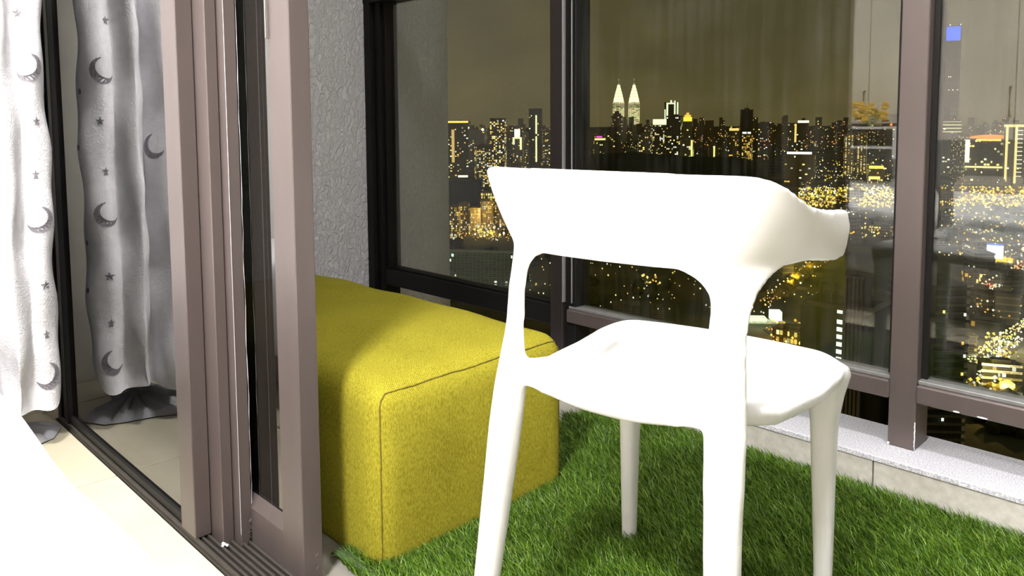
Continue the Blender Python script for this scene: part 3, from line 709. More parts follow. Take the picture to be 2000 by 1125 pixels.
# ------------------------------------------------------------------ curtain with printed moons
def curtain():
    root = empty('moon_curtain', (-2.42, .46, 0))
    tag(root, 'pale grey brushed curtain printed with crescent moons and stars beside the sliding door', 'curtain')
    P = np.array([(-2.318, .566), (-2.285, .572), (-2.258, .560), (-2.240, .540), (-2.232, .520), (-2.252, .497), (-2.205, .470), (-2.190, .452), (-2.235, .430), (-2.275, .418), (-2.210, .392), (-2.190, .372), (-2.26, .352), (-2.330, .345), (-2.290, .325), (-2.36, .312), (-2.44, .345), (-2.48, .312), (-2.56, .322), (-2.64, .40)])
    s = np.concatenate([[0], np.cumsum(np.linalg.norm(np.diff(P, axis=0), axis=1))])
    nu, nv = 190, 90
    S = s[-1]
    def path(t):
        return np.array([np.interp(t, s, P[:, 0]), np.interp(t, s, P[:, 1])])
    us = np.linspace(0, S, nu+1)
    base = np.array([path(t) for t in us])
    for _ in range(7): base[1:-1] = (base[:-2]+2*base[1:-1]+base[2:])/4
    def pt(t, z):
        b = np.array([np.interp(t, us, base[:, 0]), np.interp(t, us, base[:, 1])])
        d = np.array([np.interp(t+.004, us, base[:, 0])-np.interp(t-.004, us, base[:, 0]), np.interp(t+.004, us, base[:, 1])-np.interp(t-.004, us, base[:, 1])])
        nrm = np.array([d[1], -d[0]]); nrm = nrm/(np.linalg.norm(nrm)+1e-9)
        g = np.clip((.55-z)/.55, 0, 1)
        f = .004*math.sin(z*13+t*40)+.003*math.sin(z*31-t*17)+g*.010*math.sin(t*26+1.2)+.012*math.exp(-((z-.18)/.09)**2)*math.sin(t*9)
        c = np.array([-2.36, .45])
        w = 1-.10*max(0, z-.7)/1.6 + .05*g*g
        q = c+(b-c)*w
        return np.array([q[0]+nrm[0]*f, q[1]+nrm[1]*f, z])
    def hem(t):   # lifted at the free edge, sagging further in
        return .085+.15*math.exp(-(t/.05)**2)+.03*math.sin(t*7)**2
    bm = bmesh.new(); rows = []
    for j in range(nv+1):
        w = j/nv; row = []
        for t in us:
            h = hem(t); z = h+(2.40-h)*w**1.15
            p = pt(t, z)
            row.append(bm.verts.new((p[0]+2.42, p[1]-.46, p[2])))
        rows.append(row)
    for j in range(nv):
        for i in range(nu): bm.faces.new((rows[j][i], rows[j][i+1], rows[j+1][i+1], rows[j+1][i]))
    cl = obj('curtain_cloth', bm, M_curt, root, smooth=True)
    # prints: flat shapes lying on both faces of the cloth
    def shape_on(name, poly, t0, z0, sc):
        b = bmesh.new()
        for side in (-1, 1):
            vs = []
            for (a, c) in poly:
                t = t0+a*sc; z = z0+c*sc; p = pt(max(0, min(S, t)), z); p2 = pt(max(0, min(S, t))+.002, z)
                d = p2-p; nn = np.array([d[1], -d[0], 0]); nn /= np.linalg.norm(nn)+1e-9
                p = p+nn*.0016*side
                vs.append(b.verts.new((p[0]+2.42, p[1]-.46, p[2])))
            n_ = len(vs)//2
            for k in range(n_-1):
                b.faces.new((vs[k], vs[k+1], vs[-2-k], vs[-1-k]))
        return obj(name, b, M_print, cl)
    def crescent():
        out = [(math.cos(a), math.sin(a)) for a in np.linspace(math.radians(100), math.radians(335), 14)]
        inn = [(.30+.86*math.cos(a), .24+.80*math.sin(a)) for a in np.linspace(math.radians(318), math.radians(125), 14)]
        return out+inn
    def disc(k=12): 
        up = [(math.cos(a), math.sin(a)) for a in np.linspace(math.pi, 0, k)]; lo = [(math.cos(a), -math.sin(a)) for a in np.linspace(0, math.pi, k)]
        return up+lo
    def star():
        # a five-pointed star drawn as an upper and a lower chain with equal counts
        pts = [(math.cos(math.pi/2+k*math.pi/5)*(1 if k % 2 == 0 else .42), math.sin(math.pi/2+k*math.pi/5)*(1 if k % 2 == 0 else .42)) for k in range(10)]
        return pts
    cres = crescent(); cres_m = [(-a, b) for a, b in cres]
    for t0, z0, sc in ((.105, .600, .034), (.105, .19, .036), (.110, .985, .036), (.36, .78, .035)):
        shape_on('printed_moon', cres, t0, z0, sc)
    for t0, z0, sc in ((.10, .43, .013), (.105, .715, .013), (.095, .85, .013), (.10, .30, .012), (.13, 1.12, .013)):
        shape_on('printed_star', star(), t0, z0, sc)
    for t0, z0 in ((.030, .78), (.030, .93), (.028, .52), (.030, .39)):
        shape_on('printed_dot', disc(), t0, z0, .0078)
    # lining that has slipped down onto the floor
    bm = bmesh.new()
    O = np.array([(-2.60, .44), (-2.46, .47), (-2.36, .582), (-2.29, .545), (-2.27, .50), (-2.25, .42), (-2.22, .36), (-2.28, .31), (-2.45, .30), (-2.60, .33)])
    nA = 60; ring0 = []
    ang = np.linspace(0, len(O), nA, endpoint=False)
    outer = np.array([O[int(a) % len(O)]*(1-a % 1)+O[(int(a)+1) % len(O)]*(a % 1) for a in ang]); cen = outer.mean(0)
    prev = None
    for k, f in enumerate(np.linspace(1, .08, 14)):
        rr = []
        for i, p in enumerate(outer):
            q = cen+(p-cen)*f
            z = .004+.035*(1-f)**.6*(1+.5*math.sin(i*.9+k*.35))+.010*(1-f if k else 0)*math.sin(i*1.9)
            z += .014*max(0, math.sin(i*.55+2))*(f > .8)*(f < 1.0)
            rr.append(bm.verts.new((q[0]+2.42, q[1]-.46, max(.003, z))))
        if prev:
            for i in range(nA): bm.faces.new((prev[i], prev[(i+1) % nA], rr[(i+1) % nA], rr[i]))
        prev = rr
    bm.faces.new(prev)
    obj('lining', bm, M_lining, root, smooth=True)
    # rod at the top
    bm = bmesh.new(); tube(bm, [(-.32, -.02, 2.41), (.9, -.02, 2.41)], .012, 12); obj('curtain_rod', bm, M_steel, root)
curtain()

# ------------------------------------------------------------------ bed with white duvet
bed = empty('bed', (-1.45, -.46, 0))
tag(bed, 'bed under a bright white duvet in the lower left corner, beside the cream tile floor', 'bed')
box('bed_base', (-1.02, .98, -.66, .66, .0, .16), M_matt, bed, .01)
box('mattress', (-1.06, 1.03, -.69, .69, .16, .33), M_duvet, bed, .04, 3)
bm = bmesh.new(); nxx, nyy = 60, 44; rows = []
for i in range(nxx+1):
    row = []
    for j in range(nyy+1):
        u, v = -1+2*i/nxx, -1+2*j/nyy
        u, v = [math.copysign(1-(1-abs(q))**1.7, q) for q in (u, v)]; X, Y = u*1.10, v*.752
        e_ = max(abs(u)**9, abs(v)**9) if False else (abs(u)**14+abs(v)**14)
        z = .438 - .24*min(1, (abs(u)**60+abs(v)**60)) + .010*math.sin(X*5+Y*3)+.006*math.sin(X*13-Y*9)
        row.append(bm.verts.new((X, Y, z)))
    rows.append(row)
for i in range(nxx):
    for j in range(nyy): bm.faces.new((rows[i][j], rows[i+1][j], rows[i+1][j+1], rows[i][j+1]))
r = bmesh.ops.extrude_face_region(bm, geom=bm.faces[:])
for v in [q for q in r['geom'] if isinstance(q, bmesh.types.BMVert)]: v.co.z -= .03
obj('duvet', bm, M_duvet, bed, smooth=True)

# ------------------------------------------------------------------ furniture seen only as reflections in the window glass
ward = empty('wardrobe', (-.3, -1.85, 0))
tag(ward, 'tall grey brown wardrobe with dark bar handles, mirrored in the window glass', 'wardrobe')
box('carcass', (-2.15, 2.15, -.19, .13, .0, 2.42), M_ward, ward, .002)
for k in range(10):
    a = -2.15+.43*k
    d = box('door', (a+.003, a+.427, .131, .150, .06, 2.40), M_ward, ward, .002)
    if k % 2 == 0:
        bm = bmesh.new(); hx = a+.405
        tube(bm, [(hx, .150, .86), (hx, .172, .865), (hx, .172, 1.035), (hx, .150, 1.04)], .007, 8)
        obj('handle', bm, M_dark, d)
cab = empty('open_cabinet', (-1.90, -1.49, 0))
tag(cab, 'white open shelf cabinet holding yellow flowers, mirrored in the window glass', 'cabinet')
for b in ((-.19, -.172, -.17, .17, 0, .80), (.172, .19, -.17, .17, 0, .80)): box('side_panel', b, M_cab, cab, .0015)
for z in (.06, .42, .66, .785): box('shelf', (-.172, .172, -.17, .17, z, z+.016), M_cab, cab, .0015)
box('back_panel', (-.172, .172, -.17, -.16, .06, .785), M_cabin, cab, .001)
fl = empty('yellow_flowers', (-1.92, -1.47, .801))
tag(fl, 'bunch of yellow flowers in a low dark planter on the white cabinet', 'flowers')
box('planter', (-.12, .15, -.05, .05, 0, .02), M_pot, fl, .004)
random.seed(12)
for k in range(46):
    bm = bmesh.new(); x0, y0, zz = random.uniform(-.11, .10), random.uniform(-.04, .04), random.uniform(.04, .155)
    for q in range(5):
        t = 2*math.pi*q/5
        bmesh.ops.create_icosphere(bm, subdivisions=1, radius=.013, matrix=Matrix.Translation((x0+.012*math.cos(t), y0+.008*math.sin(t), zz+.007*math.sin(t*2))) @ Matrix.Diagonal((1, 1, .6, 1)))
    obj('blossom', bm, M_petal, fl)
bm = bmesh.new()
for k in range(30):
    x0, y0 = random.uniform(-.10, .10), random.uniform(-.03, .03)
    tube(bm, [(x0*.6, y0, .015), (x0, y0, random.uniform(.05, .14))], .002, 5)
o = obj('stems', bm, M_leaf, fl); o['kind'] = 'stuff'

def ceiling_lamp(name, loc, w, rad, label):
    lamp = empty(name, loc); tag(lamp, label, 'lamp')
    bm = bmesh.new(); bmesh.ops.create_cone(bm, cap_ends=True, segments=32, radius1=rad+.02, radius2=rad+.02, depth=.05, matrix=Matrix.Translation((0, 0, .03))); obj('housing', bm, M_cab, lamp)
    bm = bmesh.new(); bmesh.ops.create_uvsphere(bm, u_segments=28, v_segments=10, radius=1, matrix=Matrix.Diagonal((rad, rad, .03, 1)))
    o = obj('diffuser', bm, emit_mat(name+'_glow', 2.5), lamp, smooth=True)
    ca_ = o.data.color_attributes.new('Col', 'FLOAT_COLOR', 'POINT'); ca_.data.foreach_set('color', [1.0, .97, .93, 1]*len(o.data.vertices))
    li = bpy.data.lights.new(name+'_light', 'AREA'); li.shape = 'DISK'; li.size = rad*2; li.energy = w; li.color = (1, .975, .95)
    lo = bpy.data.objects.new(name+'_light', li); COL.objects.link(lo); lo.parent = lamp; lo.location = (0, 0, -.045)
ceiling_lamp('ceiling_lamp', (-.25, -.75, ZC-.06), ROOM_LIGHT_W, .2, 'round white ceiling lamp over the bed')
ceiling_lamp('doorside_fill_lamp', (-1.56, .14, ZC-.06), DOOR_FILL_W, .12, 'added round fill lamp on the ceiling just inside the sliding door near the curtain')  # added out of view to brighten the door posts from above
ceiling_lamp('balcony_fill_lamp', (-.12, 1.28, ZC-.06), BALCONY_FILL_W, .12, 'small added fill lamp over the balcony turf')  # added out of view to lift the stucco wall and the right post
# ------------------------------------------------------------------ the night city
GZ = -135.0
GOLD, AMB, WHI, PALE = (1.9, 1.42, .36), (1.7, .92, .14), (1.9, 1.9, 1.5), (1.6, 1.6, .72)
class LB:
    """collects small lit panes and lamps, builds them as one mesh with colours"""
    def __init__(s): s.v, s.f, s.c = [], [], []
    def quad(s, c, r, u, col):
        c, r, u = np.array(c, float), np.array(r, float), np.array(u, float); n = len(s.v)
        s.v += [tuple(c-r-u), tuple(c+r-u), tuple(c+r+u), tuple(c-r+u)]; s.f.append((n, n+1, n+2, n+3)); s.c += [col]*4
    def lamp(s, c, r, col):
        n = len(s.v); x, y, z = c
        s.v += [(x+r, y, z), (x-r, y, z), (x, y+r, z), (x, y-r, z), (x, y, z+r), (x, y, z-r)]; s.c += [col]*6
        for a in (0, 1):
            for b in (2, 3):
                for d in (4, 5): s.f.append((n+a, n+b, n+d))
    def block(s, x0, x1, y0, y1, z0, z1, col):
        n = len(s.v)
        s.v += [(x, y, z) for z in (z0, z1) for y in (y0, y1) for x in (x0, x1)]; s.c += [col]*8
        for q in ((0, 1, 3, 2), (4, 6, 7, 5), (0, 4, 5, 1), (2, 3, 7, 6), (0, 2, 6, 4), (1, 5, 7, 3)): s.f.append(tuple(n+i for i in q))
    def build(s, name, parent=None, kind=None, M=None):
        me = bpy.data.meshes.new(name); me.from_pydata(s.v, [], s.f); me.update()
        ca_ = me.color_attributes.new('Col', 'FLOAT_COLOR', 'POINT')
        ca_.data.foreach_set('color', np.concatenate([np.array(s.c, dtype=float), np.ones((len(s.c), 1))], 1).reshape(-1))
        o = link(name, me, M or M_light, parent)
        if kind: o['kind'] = kind
        return o
def frame_of(xc, depth, rot):
    p = at(xc, 240, depth); b = math.atan((xc-CX)/F)
    return p, YAW-b+math.radians(rot)
def tower(name, label, x0, x1, ytop, depth, rot=0, M=None, lit=.35, cols=8, rows=30, pal=(GOLD, GOLD, AMB, WHI), seed=0, base=GZ, ybot=None, dr=.8, cat='building', group=None, side=True, fill=(.5, .45), roof='flat', zmin=None, strength=1.0):
    rn = random.Random(seed*77+int(x0*3+ytop))
    M = M or M_bdark
    xc = (x0+x1)/2; p, rz = frame_of(xc, depth, rot)
    w_all = (x1-x0)/F*depth; ca, sa = abs(math.cos(math.radians(rot))), abs(math.sin(math.radians(rot)))
    w = w_all/(ca+dr*sa); d = w*dr
    ztop = at(xc, ytop, depth)[2]; h = ztop-base
    bm = bmesh.new()
    bx(bm, -w/2, w/2, -d/2, d/2, 0, h*.985)
    bx(bm, -w/2*1.03, w/2*1.03, -d/2*1.03, d/2*1.03, h*.985, h)
    if roof == 'flat': bx(bm, -w*.22, w*.28, -d*.25, d*.2, h, h+w*.10)
    elif roof == 'step':
        bx(bm, -w*.36, w*.36, -d*.36, d*.36, h, h+w*.22); bx(bm, -w*.2, w*.2, -d*.2, d*.2, h+w*.22, h+w*.42); tube(bm, [(0, 0, h+w*.42), (0, 0, h+w*.8)], w*.02, 6)
    elif roof == 'mast':
        bx(bm, -w*.2, w*.2, -d*.2, d*.2, h, h+w*.14); tube(bm, [(w*.05, 0, h+w*.14), (w*.05, 0, h+w*.6)], w*.018, 6)
    o = obj(name, bm, M); o.location = (p[0], p[1], base); o.rotation_euler = (0, 0, rz)
    tag(o, label, cat, group)
    lb = LB(); zlo = max(0, h*.02) if zmin is None else max(0, zmin-base)
    sz = (h*.975-zlo)/rows
    faces = [(w, -d/2-.15, 0)] + ([(d, 1, 1)] if side and abs(rot) > 3 else [])
    sgn = 1 if rot > 0 else -1
    for fwid, yy, kind in faces:
        nc = cols if kind == 0 else max(2, int(cols*dr))
        for i in range(nc):
            for j in range(rows):
                if rn.random() > lit: continue
                t = -fwid/2+(i+.5)*fwid/nc; z = zlo+(j+.5)*sz
                c = rn.choice(pal); k = rn.choice((.35, .6, 1, 1.2))*strength
                col = tuple(v*k for v in c)
                hw, hh = fwid/nc*fill[0]*.8*rn.choice((.6, 1, 1)), sz*fill[1]*.8
                if kind == 0: lb.quad((t, yy, z), (hw, 0, 0), (0, 0, hh), col)
                else: lb.quad((-sgn*(w/2+.15), t, z), (0, hw, 0), (0, 0, hh), col)
    if lb.v: lb.build('lit_window', o, 'stuff')
    return o, w, d, h
def strip(o, name, x0, x1, y, z0, z1, col, d=.4):
    lb = LB(); lb.block(x0, x1, y-d, y, z0, z1, col); return lb.build(name, o)

ground = structure(empty('ground', (0, 0, GZ)))
bm = bmesh.new()
a0 = at(1000, 240, 120); fwv = np.array([-math.sin(YAW), math.cos(YAW)]); rv = np.array([fwv[1], -fwv[0]])
prev = None
for dpt in (8, 60, 300, 900, 2500, 6000, 12000, 24000):
    row = [bm.verts.new((fwv[0]*dpt+rv[0]*s, fwv[1]*dpt+rv[1]*s, -dpt*dpt/6.4e6*.2)) for s in (-dpt*1.2-60, 0, dpt*1.2+60)]
    if prev:
        for i in range(2): bm.faces.new((prev[i], prev[i+1], row[i+1], row[i]))
    prev = row
obj('city_ground', bm, M_ground, ground)

# --- left pane skyline
o, w, d, h = tower('slab_tower', 'slab tower with a golden lit roof line, first beside the stucco wall', 868, 914, 240, 1900, 10, M_bdark, .12, 9, 36, seed=1, roof='none')
strip(o, 'roof_light', -w*.5, w*.5, -d/2, h-.5, h+4.5, (1.9, 1.35, .2)); strip(o, 'stair_light', -w*.30, -w*.17, -d/2-.4, 40, h*.88, (1.0, .66, .22))
o, w, d, h = tower('hazy_block', 'hazy grey block with two white roof lamps beside the golden roofed slab tower', 906, 950, 253, 2600, -8, M_bgrey, .10, 10, 24, seed=2, roof='none')
for xx, zz in ((-.3, 6), (.42, 0)):
    lb = LB(); lb.lamp((w*xx, -d/2, h+zz), 6, WHI); lb.build('roof_lamp', o)
tower('apartment_tower', 'dark apartment tower full of small gold windows, lower left of the tall dark one', 926, 961, 284, 1500, 12, M_bdark, .38, 8, 34, seed=3)
tower('dark_tower', 'tall dark tower scattered with gold windows above the chair back corner', 957, 989, 231, 1620, -12, M_bdark, .33, 8, 42, seed=4, roof='none', fill=(.55, .5))
o, w, d, h = tower('arch_tower', 'slim tower with white lit top and pale yellow lit arch', 1001, 1019, 268, 2600, 0, M_bgrey, .10, 5, 24, seed=5, roof='none')
strip(o, 'lit_edge', -w*.5, -w*.28, -d/2, h*.72, h, (1.6, 1.6, .75)); strip(o, 'lit_edge', w*.28, w*.5, -d/2, h*.52, h, (1.6, 1.6, .75)); strip(o, 'lit_edge', -w*.5, w*.5, -d/2, h-5, h, (1.6, 1.6, .75))
lb = LB(); lb.block(-w*.30, w*.30, -d*.3, d*.3, h+1, h+27, (2.4, 2.4, 2.0)); lb.build('lit_crown', o)
o, w, d, h = tower('slim_office_tower', 'slender office block with a slanted roof light beside the arch topped tower', 1021, 1032, 258, 2500, 8, M_bgrey, .14, 4, 26, seed=6, roof='mast')
o, w, d, h = tower('strip_tower', 'tall dark tower with one bright vertical strip of light by the mullion', 1033, 1059, 212, 2000, -10, M_bdark, .03, 7, 40, seed=7, roof='none')
strip(o, 'light_strip', w*.06, w*.19, -d/2, h*.20, h*.585, (1.9, 1.75, .85)); strip(o, 'light_strip', w*.06, w*.19, -d/2, h*.62, h*.90, (1.9, 1.75, .85))
tower('brown_tower', 'faint brown tower half hidden behind the middle mullion', 1058, 1078, 255, 2400, 10, M_bbrown, .2, 5, 30, seed=8)
o, w, d, h = tower('long_warehouse', 'long low dark roofed warehouse with one white light bar', 868, 942, 352, 1150, -6, M_black_roof, 0, 4, 3, seed=9, dr=.9, roof='none')
strip(o, 'light_bar', -w*.12, w*.16, -d/2, h+6, h+9, (2.0, 1.9, 1.4))
lb_names = ['amber lit apartment block, leftmost of the row below the dark warehouse', 'amber lit apartment block second from the stucco wall below the warehouse', 'amber lit apartment block third from the stucco wall below the warehouse', 'amber lit apartment block with a cluster of bright lamps at its foot', 'amber lit apartment block nearest the chair back in its row']
for k, (a, b, t) in enumerate(((876, 897, 402), (895, 916, 396), (914, 938, 405), (936, 962, 392), (960, 992, 398))):
    tower('amber_block', lb_names[k], a, b, t, 900+30*k, (-14, 10, -8, 14, -12)[k], M_bbrown, .42, 6, 14, pal=(AMB, AMB, GOLD, GOLD, WHI), seed=20+k, group='amber apartment row', strength=.8)
tower('office_podium', 'bright gold lit office podium above the amber apartment row', 938, 984, 374, 1050, -10, M_bbrown, .75, 9, 10, pal=(GOLD, GOLD, PALE), seed=31, strength=.7)
o, w, d, h = tower('slab_apartments', 'long green grey slab of flats below the trees in the left pane', 868, 1012, 491, 585, -14, M_bgreen, .045, 26, 9, pal=(WHI, (1.2, 1.9, 1.7), WHI), seed=33, dr=.22, roof='none', side=False)
for k in range(9):
    box('balcony_band', (-w/2, w/2, -d/2-1.0, -d/2, h*(.06+.102*k), h*(.06+.102*k)+1.1), M_bgreen, o, .0)

# --- middle pane skyline
o, w, d, h = tower('led_tower', 'dark office block with blue and green zigzag lights at the mullion', 1122, 1146, 240, 2600, 0, M_bdark, .03, 6, 20, seed=40, roof='none')
for k, (cx_, col) in enumerate(((-.36, (.2, .9, .3)), (.02, (.2, .5, 1.4)))):
    lb = LB()
    for q in range(10):
        z = h-6-q*4.2; xx = w*(cx_+.16*abs((q % 5)-2.5)/2.5); lb.block(xx, xx+2.2, -d/2-.4, -d/2, z-3.6, z, col)
        xx = w*(cx_+.34-.16*abs((q % 5)-2.5)/2.5); lb.block(xx, xx+2.2, -d/2-.4, -d/2, z-3.6, z, tuple(v*.8 for v in col))
    lb.build('zigzag_light', o, 'stuff')
strip(o, 'roof_lamp', w*.12, w*.42, -d/2, h+1, h+9, (1.6, 1.4, .4))
o, w, d, h = tower('pink_topped_block', 'low block with a pink light and yellow band on its roof', 1159, 1184, 269, 2300, 8, M_bdark, .12, 7, 16, seed=41, roof='none')
strip(o, 'roof_light', -w*.5, w*.5, -d/2, h-7, h-1, (1.7, 1.5, .5)); strip(o, 'pink_light', -w*.35, w*.15, -d/2, h+1, h+5, (1.6, .2, 1.2))
tower('front_tower', 'black tower standing in front of the left twin tower', 1183, 1216, 248, 1800, -10, M_bdark, .05, 8, 30, seed=42, roof='none')
tower('pale_tower', 'pale reddish tower partly hiding the left twin tower', 1194, 1216, 226, 3000, 6, M_bbrown, .30, 6, 30, pal=((.9, .55, .35), (.7, .5, .3)), seed=43, roof='step')
def twin(xc, label, dx):
    depth = 5465; p, rz = frame_of(xc, depth, 22)
    ytip = 152.5; ztip = at(xc, ytip, depth)[2]; Ht = ztip-GZ
    o = empty('twin_tower', (p[0], p[1], GZ), rz)
    tag(o, label, 'skyscraper')
    def lathe(name, prof, n, M):
        bm = bmesh.new(); loft(bm, [[(r*math.cos(2*math.pi*k/n)*(1 if k % 2 else .93), r*math.sin(2*math.pi*k/n)*(1 if k % 2 else .93), z) for k in range(n)] for r, z in prof])
        return obj(name, bm, M, o)
    S = Ht/452.0
    prof = [(39, 0), (39, 250*S), (38, 252*S), (36, 278*S), (34, 280*S), (32.5, 300*S), (31, 302*S), (28, 320*S), (26.5, 322*S), (23.5, 340*S), (22, 342*S), (18, 360*S), (16.5, 362*S), (12.5, 380*S), (11, 382*S), (7, 402*S), (4.5, 410*S)]
    lathe('shaft', prof, 16, M_bpale)
    lathe('spire', [(4, 410*S), (3.2, 416*S), (6.0, 420*S), (6.0, 424*S), (2.6, 428*S), (1.6, 452*S)], 10, M_bpale)
    lb = LB(); rn = random.Random(int(xc))
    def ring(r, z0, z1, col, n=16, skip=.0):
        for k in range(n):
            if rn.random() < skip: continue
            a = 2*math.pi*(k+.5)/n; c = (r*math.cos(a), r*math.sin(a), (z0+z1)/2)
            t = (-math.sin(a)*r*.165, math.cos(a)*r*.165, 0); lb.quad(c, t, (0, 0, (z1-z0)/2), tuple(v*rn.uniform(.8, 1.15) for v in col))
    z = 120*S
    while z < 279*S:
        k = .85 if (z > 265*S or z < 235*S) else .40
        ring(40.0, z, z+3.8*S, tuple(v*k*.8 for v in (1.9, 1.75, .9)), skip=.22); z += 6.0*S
    for z0, z1, r0 in ((280, 299, 35), (302, 319, 32), (322, 339, 27.5), (342, 359, 23), (362, 379, 17.5), (382, 402, 12)):  # crown bands and spire beads below emit in place of floodlight
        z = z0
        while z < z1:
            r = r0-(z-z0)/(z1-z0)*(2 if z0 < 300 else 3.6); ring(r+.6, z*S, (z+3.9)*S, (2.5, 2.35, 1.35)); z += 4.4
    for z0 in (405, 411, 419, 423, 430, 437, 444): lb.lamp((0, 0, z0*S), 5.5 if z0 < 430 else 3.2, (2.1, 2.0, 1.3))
    lb.build('window_and_flood_glow', o, 'stuff')
    bm = bmesh.new()
    bmesh.ops.create_cone(bm, cap_ends=True, segments=14, radius1=20, radius2=20, depth=175*S, matrix=Matrix.Translation((dx, -26, 87*S))); obj('annex_shaft', bm, M_bpale, o)
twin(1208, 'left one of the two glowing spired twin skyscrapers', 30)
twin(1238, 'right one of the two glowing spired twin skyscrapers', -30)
o, w, d, h = tower('crowned_tower', 'dark tower with a broad white lit crown right of the twin skyscrapers', 1272, 1301, 242, 2000, 10, M_bdark, .24, 8, 34, seed=50, roof='none', pal=(GOLD, WHI, WHI, GOLD))
strip(o, 'lit_crown', -w*.5, w*.5, -d/2, h-2, h+12, (2.2, 2.1, 1.1), d=1)
o, w, d, h = tower('outlined_tower', 'tall tower outlined with pale green lines of light', 1298, 1324, 200, 3400, 0, M_bdark, .03, 6, 30, seed=51, roof='none')
for a, b, z0, z1 in ((-.5, -.42, .60, .86), (-.36, -.24, .60, .98), (.20, .30, .64, 1.03), (.40, .5, .64, 1.0)): strip(o, 'lit_outline', w*a, w*b, -d/2, h*z0, h*z1, (1.5, 1.75, 1.05), d=1.5)
strip(o, 'lit_outline', -w*.36, w*.3, -d/2, h*.965, h*.99, (1.5, 1.75, 1.05), d=1.5); strip(o, 'lit_outline', -w*.08, w*.04, -d/2, h*.99, h*1.04, (1.5, 1.75, 1.05), d=1.5)
tower('mid_block', 'dark block with white windows before the outlined tower', 1302, 1332, 226, 2200, -10, M_bdark, .14, 8, 30, seed=52, pal=(WHI, GOLD), roof='flat')
o, w, d, h = tower('domed_tower', 'tower with a glowing golden dome on top', 1334, 1352, 237, 2500, 0, M_bgrey, .06, 5, 24, seed=53, roof='none')
lb = LB(); lb.block(-w*.45, w*.45, -d*.45, d*.45, h, h+14, (2.0, 1.35, .12)); lb.block(-w*.33, w*.33, -d*.33, d*.33, h+14, h+21, (1.7, 1.0, .12)); lb.block(-w*.15, w*.15, -d*.15, d*.15, h+21, h+28, (1.5, .8, .15)); lb.build('lit_dome', o)
tower('gold_lit_block', 'low block with round gold roof lamps just right of the twin skyscrapers', 1246, 1274, 262, 2600, 6, M_bgrey, .18, 7, 16, seed=54, pal=(GOLD, WHI))
o, w, d, h = tower('light_stripe_block', 'grey block with a single yellow vertical stripe under the golden dome', 1330, 1356, 272, 2100, -8, M_bgrey, .14, 6, 16, seed=55, pal=(PALE, WHI))
strip(o, 'light_stripe', w*.34, w*.48, -d/2, h*.3, h*.98, (1.7, 1.5, .4))
o, w, d, h = tower('yellow_stripe_tower', 'distant block with a short yellow vertical stripe left of the lamp lit tower', 1384, 1404, 284, 2100, 8, M_bdark, .08, 5, 14, seed=56, pal=(WHI, (.3, .5, 1.6)))
strip(o, 'light_stripe', -w*.05, w*.12, -d/2, h*.1, h*.98, (1.7, 1.5, .4))
o, w, d, h = tower('orange_crown_tower', 'dim tower with an orange and yellow lit crown', 1425, 1443, 254, 2600, 0, M_bbrown, .16, 5, 18, seed=57, roof='none', pal=(AMB, GOLD))
strip(o, 'lit_crown', -w*.5, w*.5, -d/2, h-2, h+6, (1.6, 1.1, .3))
o, w, d, h = tower('amber_window_tower', 'tower of dense amber windows under a double white roof lamp', 1450, 1470, 262, 1700, -8, M_bdark, .52, 6, 30, seed=58, pal=(AMB, GOLD, AMB), roof='none')
strip(o, 'roof_lamp', -w*.45, -w*.02, -d/2, h+1, h+5, (2, 2, 1.7)); strip(o, 'roof_lamp', w*.08, w*.42, -d/2, h+1, h+5, (2, 2, 1.7))
tower('unlit_tower', 'unlit dark tower rising behind the amber windowed tower', 1446, 1470, 214, 3000, 10, M_bdark, .01, 6, 30, seed=59, roof='mast')
tower('reddish_tower', 'tall dim tower with few red windows beside the unlit tower', 1478, 1502, 240, 2700, -10, M_bdark, .10, 6, 28, seed=60, pal=((1.2, .3, .2), WHI, GOLD))
o, w, d, h = tower('gold_edge_tower', 'dark tower with a gold edge line and white roof lamp', 1540, 1568, 240, 2000, 8, M_bdark, .10, 6, 30, seed=61, roof='none', pal=(GOLD, WHI))
strip(o, 'gold_edge', -w*.12, w*.02, -d/2, h*.62, h*.98, (1.4, 1.05, .25)); strip(o, 'roof_lamp', w*.1, w*.9, -d/2, h, h+6, (2, 2, 1.5))
o, w, d, h = tower('white_bar_block', 'low block under a long bright white bar', 1536, 1594, 302, 1700, -6, M_bdark, .10, 10, 14, seed=62, roof='none')
strip(o, 'white_bar', -w*.42, w*.42, -d/2, h+2, h+7, (2.6, 2.6, 2.3))  # emissive white bar standing above the roof edge
tower('gold_dotted_tower', 'slim tower of gold dots left of the right post', 1650, 1668, 262, 1900, 6, M_bgrey, .55, 3, 34, seed=63, fill=(.3, .35))
tower('second_dotted_tower', 'slim tower of gold dots, taller neighbour nearer the right post', 1676, 1694, 258, 1950, -6, M_bgrey, .55, 3, 36, seed=64, fill=(.3, .35), roof='mast')
o, w, d, h = tower('red_lamp_tower', 'dark tower with a red lamp half behind the right post', 1732, 1760, 224, 2100, -12, M_bdark, .04, 6, 34, seed=65, roof='none')
lb = LB(); lb.lamp((-w*.1, -d/2-2, h*.82), 4, (2.2, .5, .1)); lb.build('red_lamp', o); strip(o, 'gold_edge', w*.36, w*.44, -d/2, h*.3, h*.8, (1.5, 1.1, .25))
o, w, d, h = tower('yellow_topped_block', 'low block with two rows of yellow lights left of the post', 1698, 1730, 325, 1600, 8, M_bdark, .2, 8, 8, seed=66, roof='none')
strip(o, 'roof_light', -w*.5, w*.4, -d/2, h-4, h+2, (1.9, 1.6, .2)); strip(o, 'roof_light', -w*.5, w*.2, -d/2, h-26, h-20, (1.9, 1.6, .4))

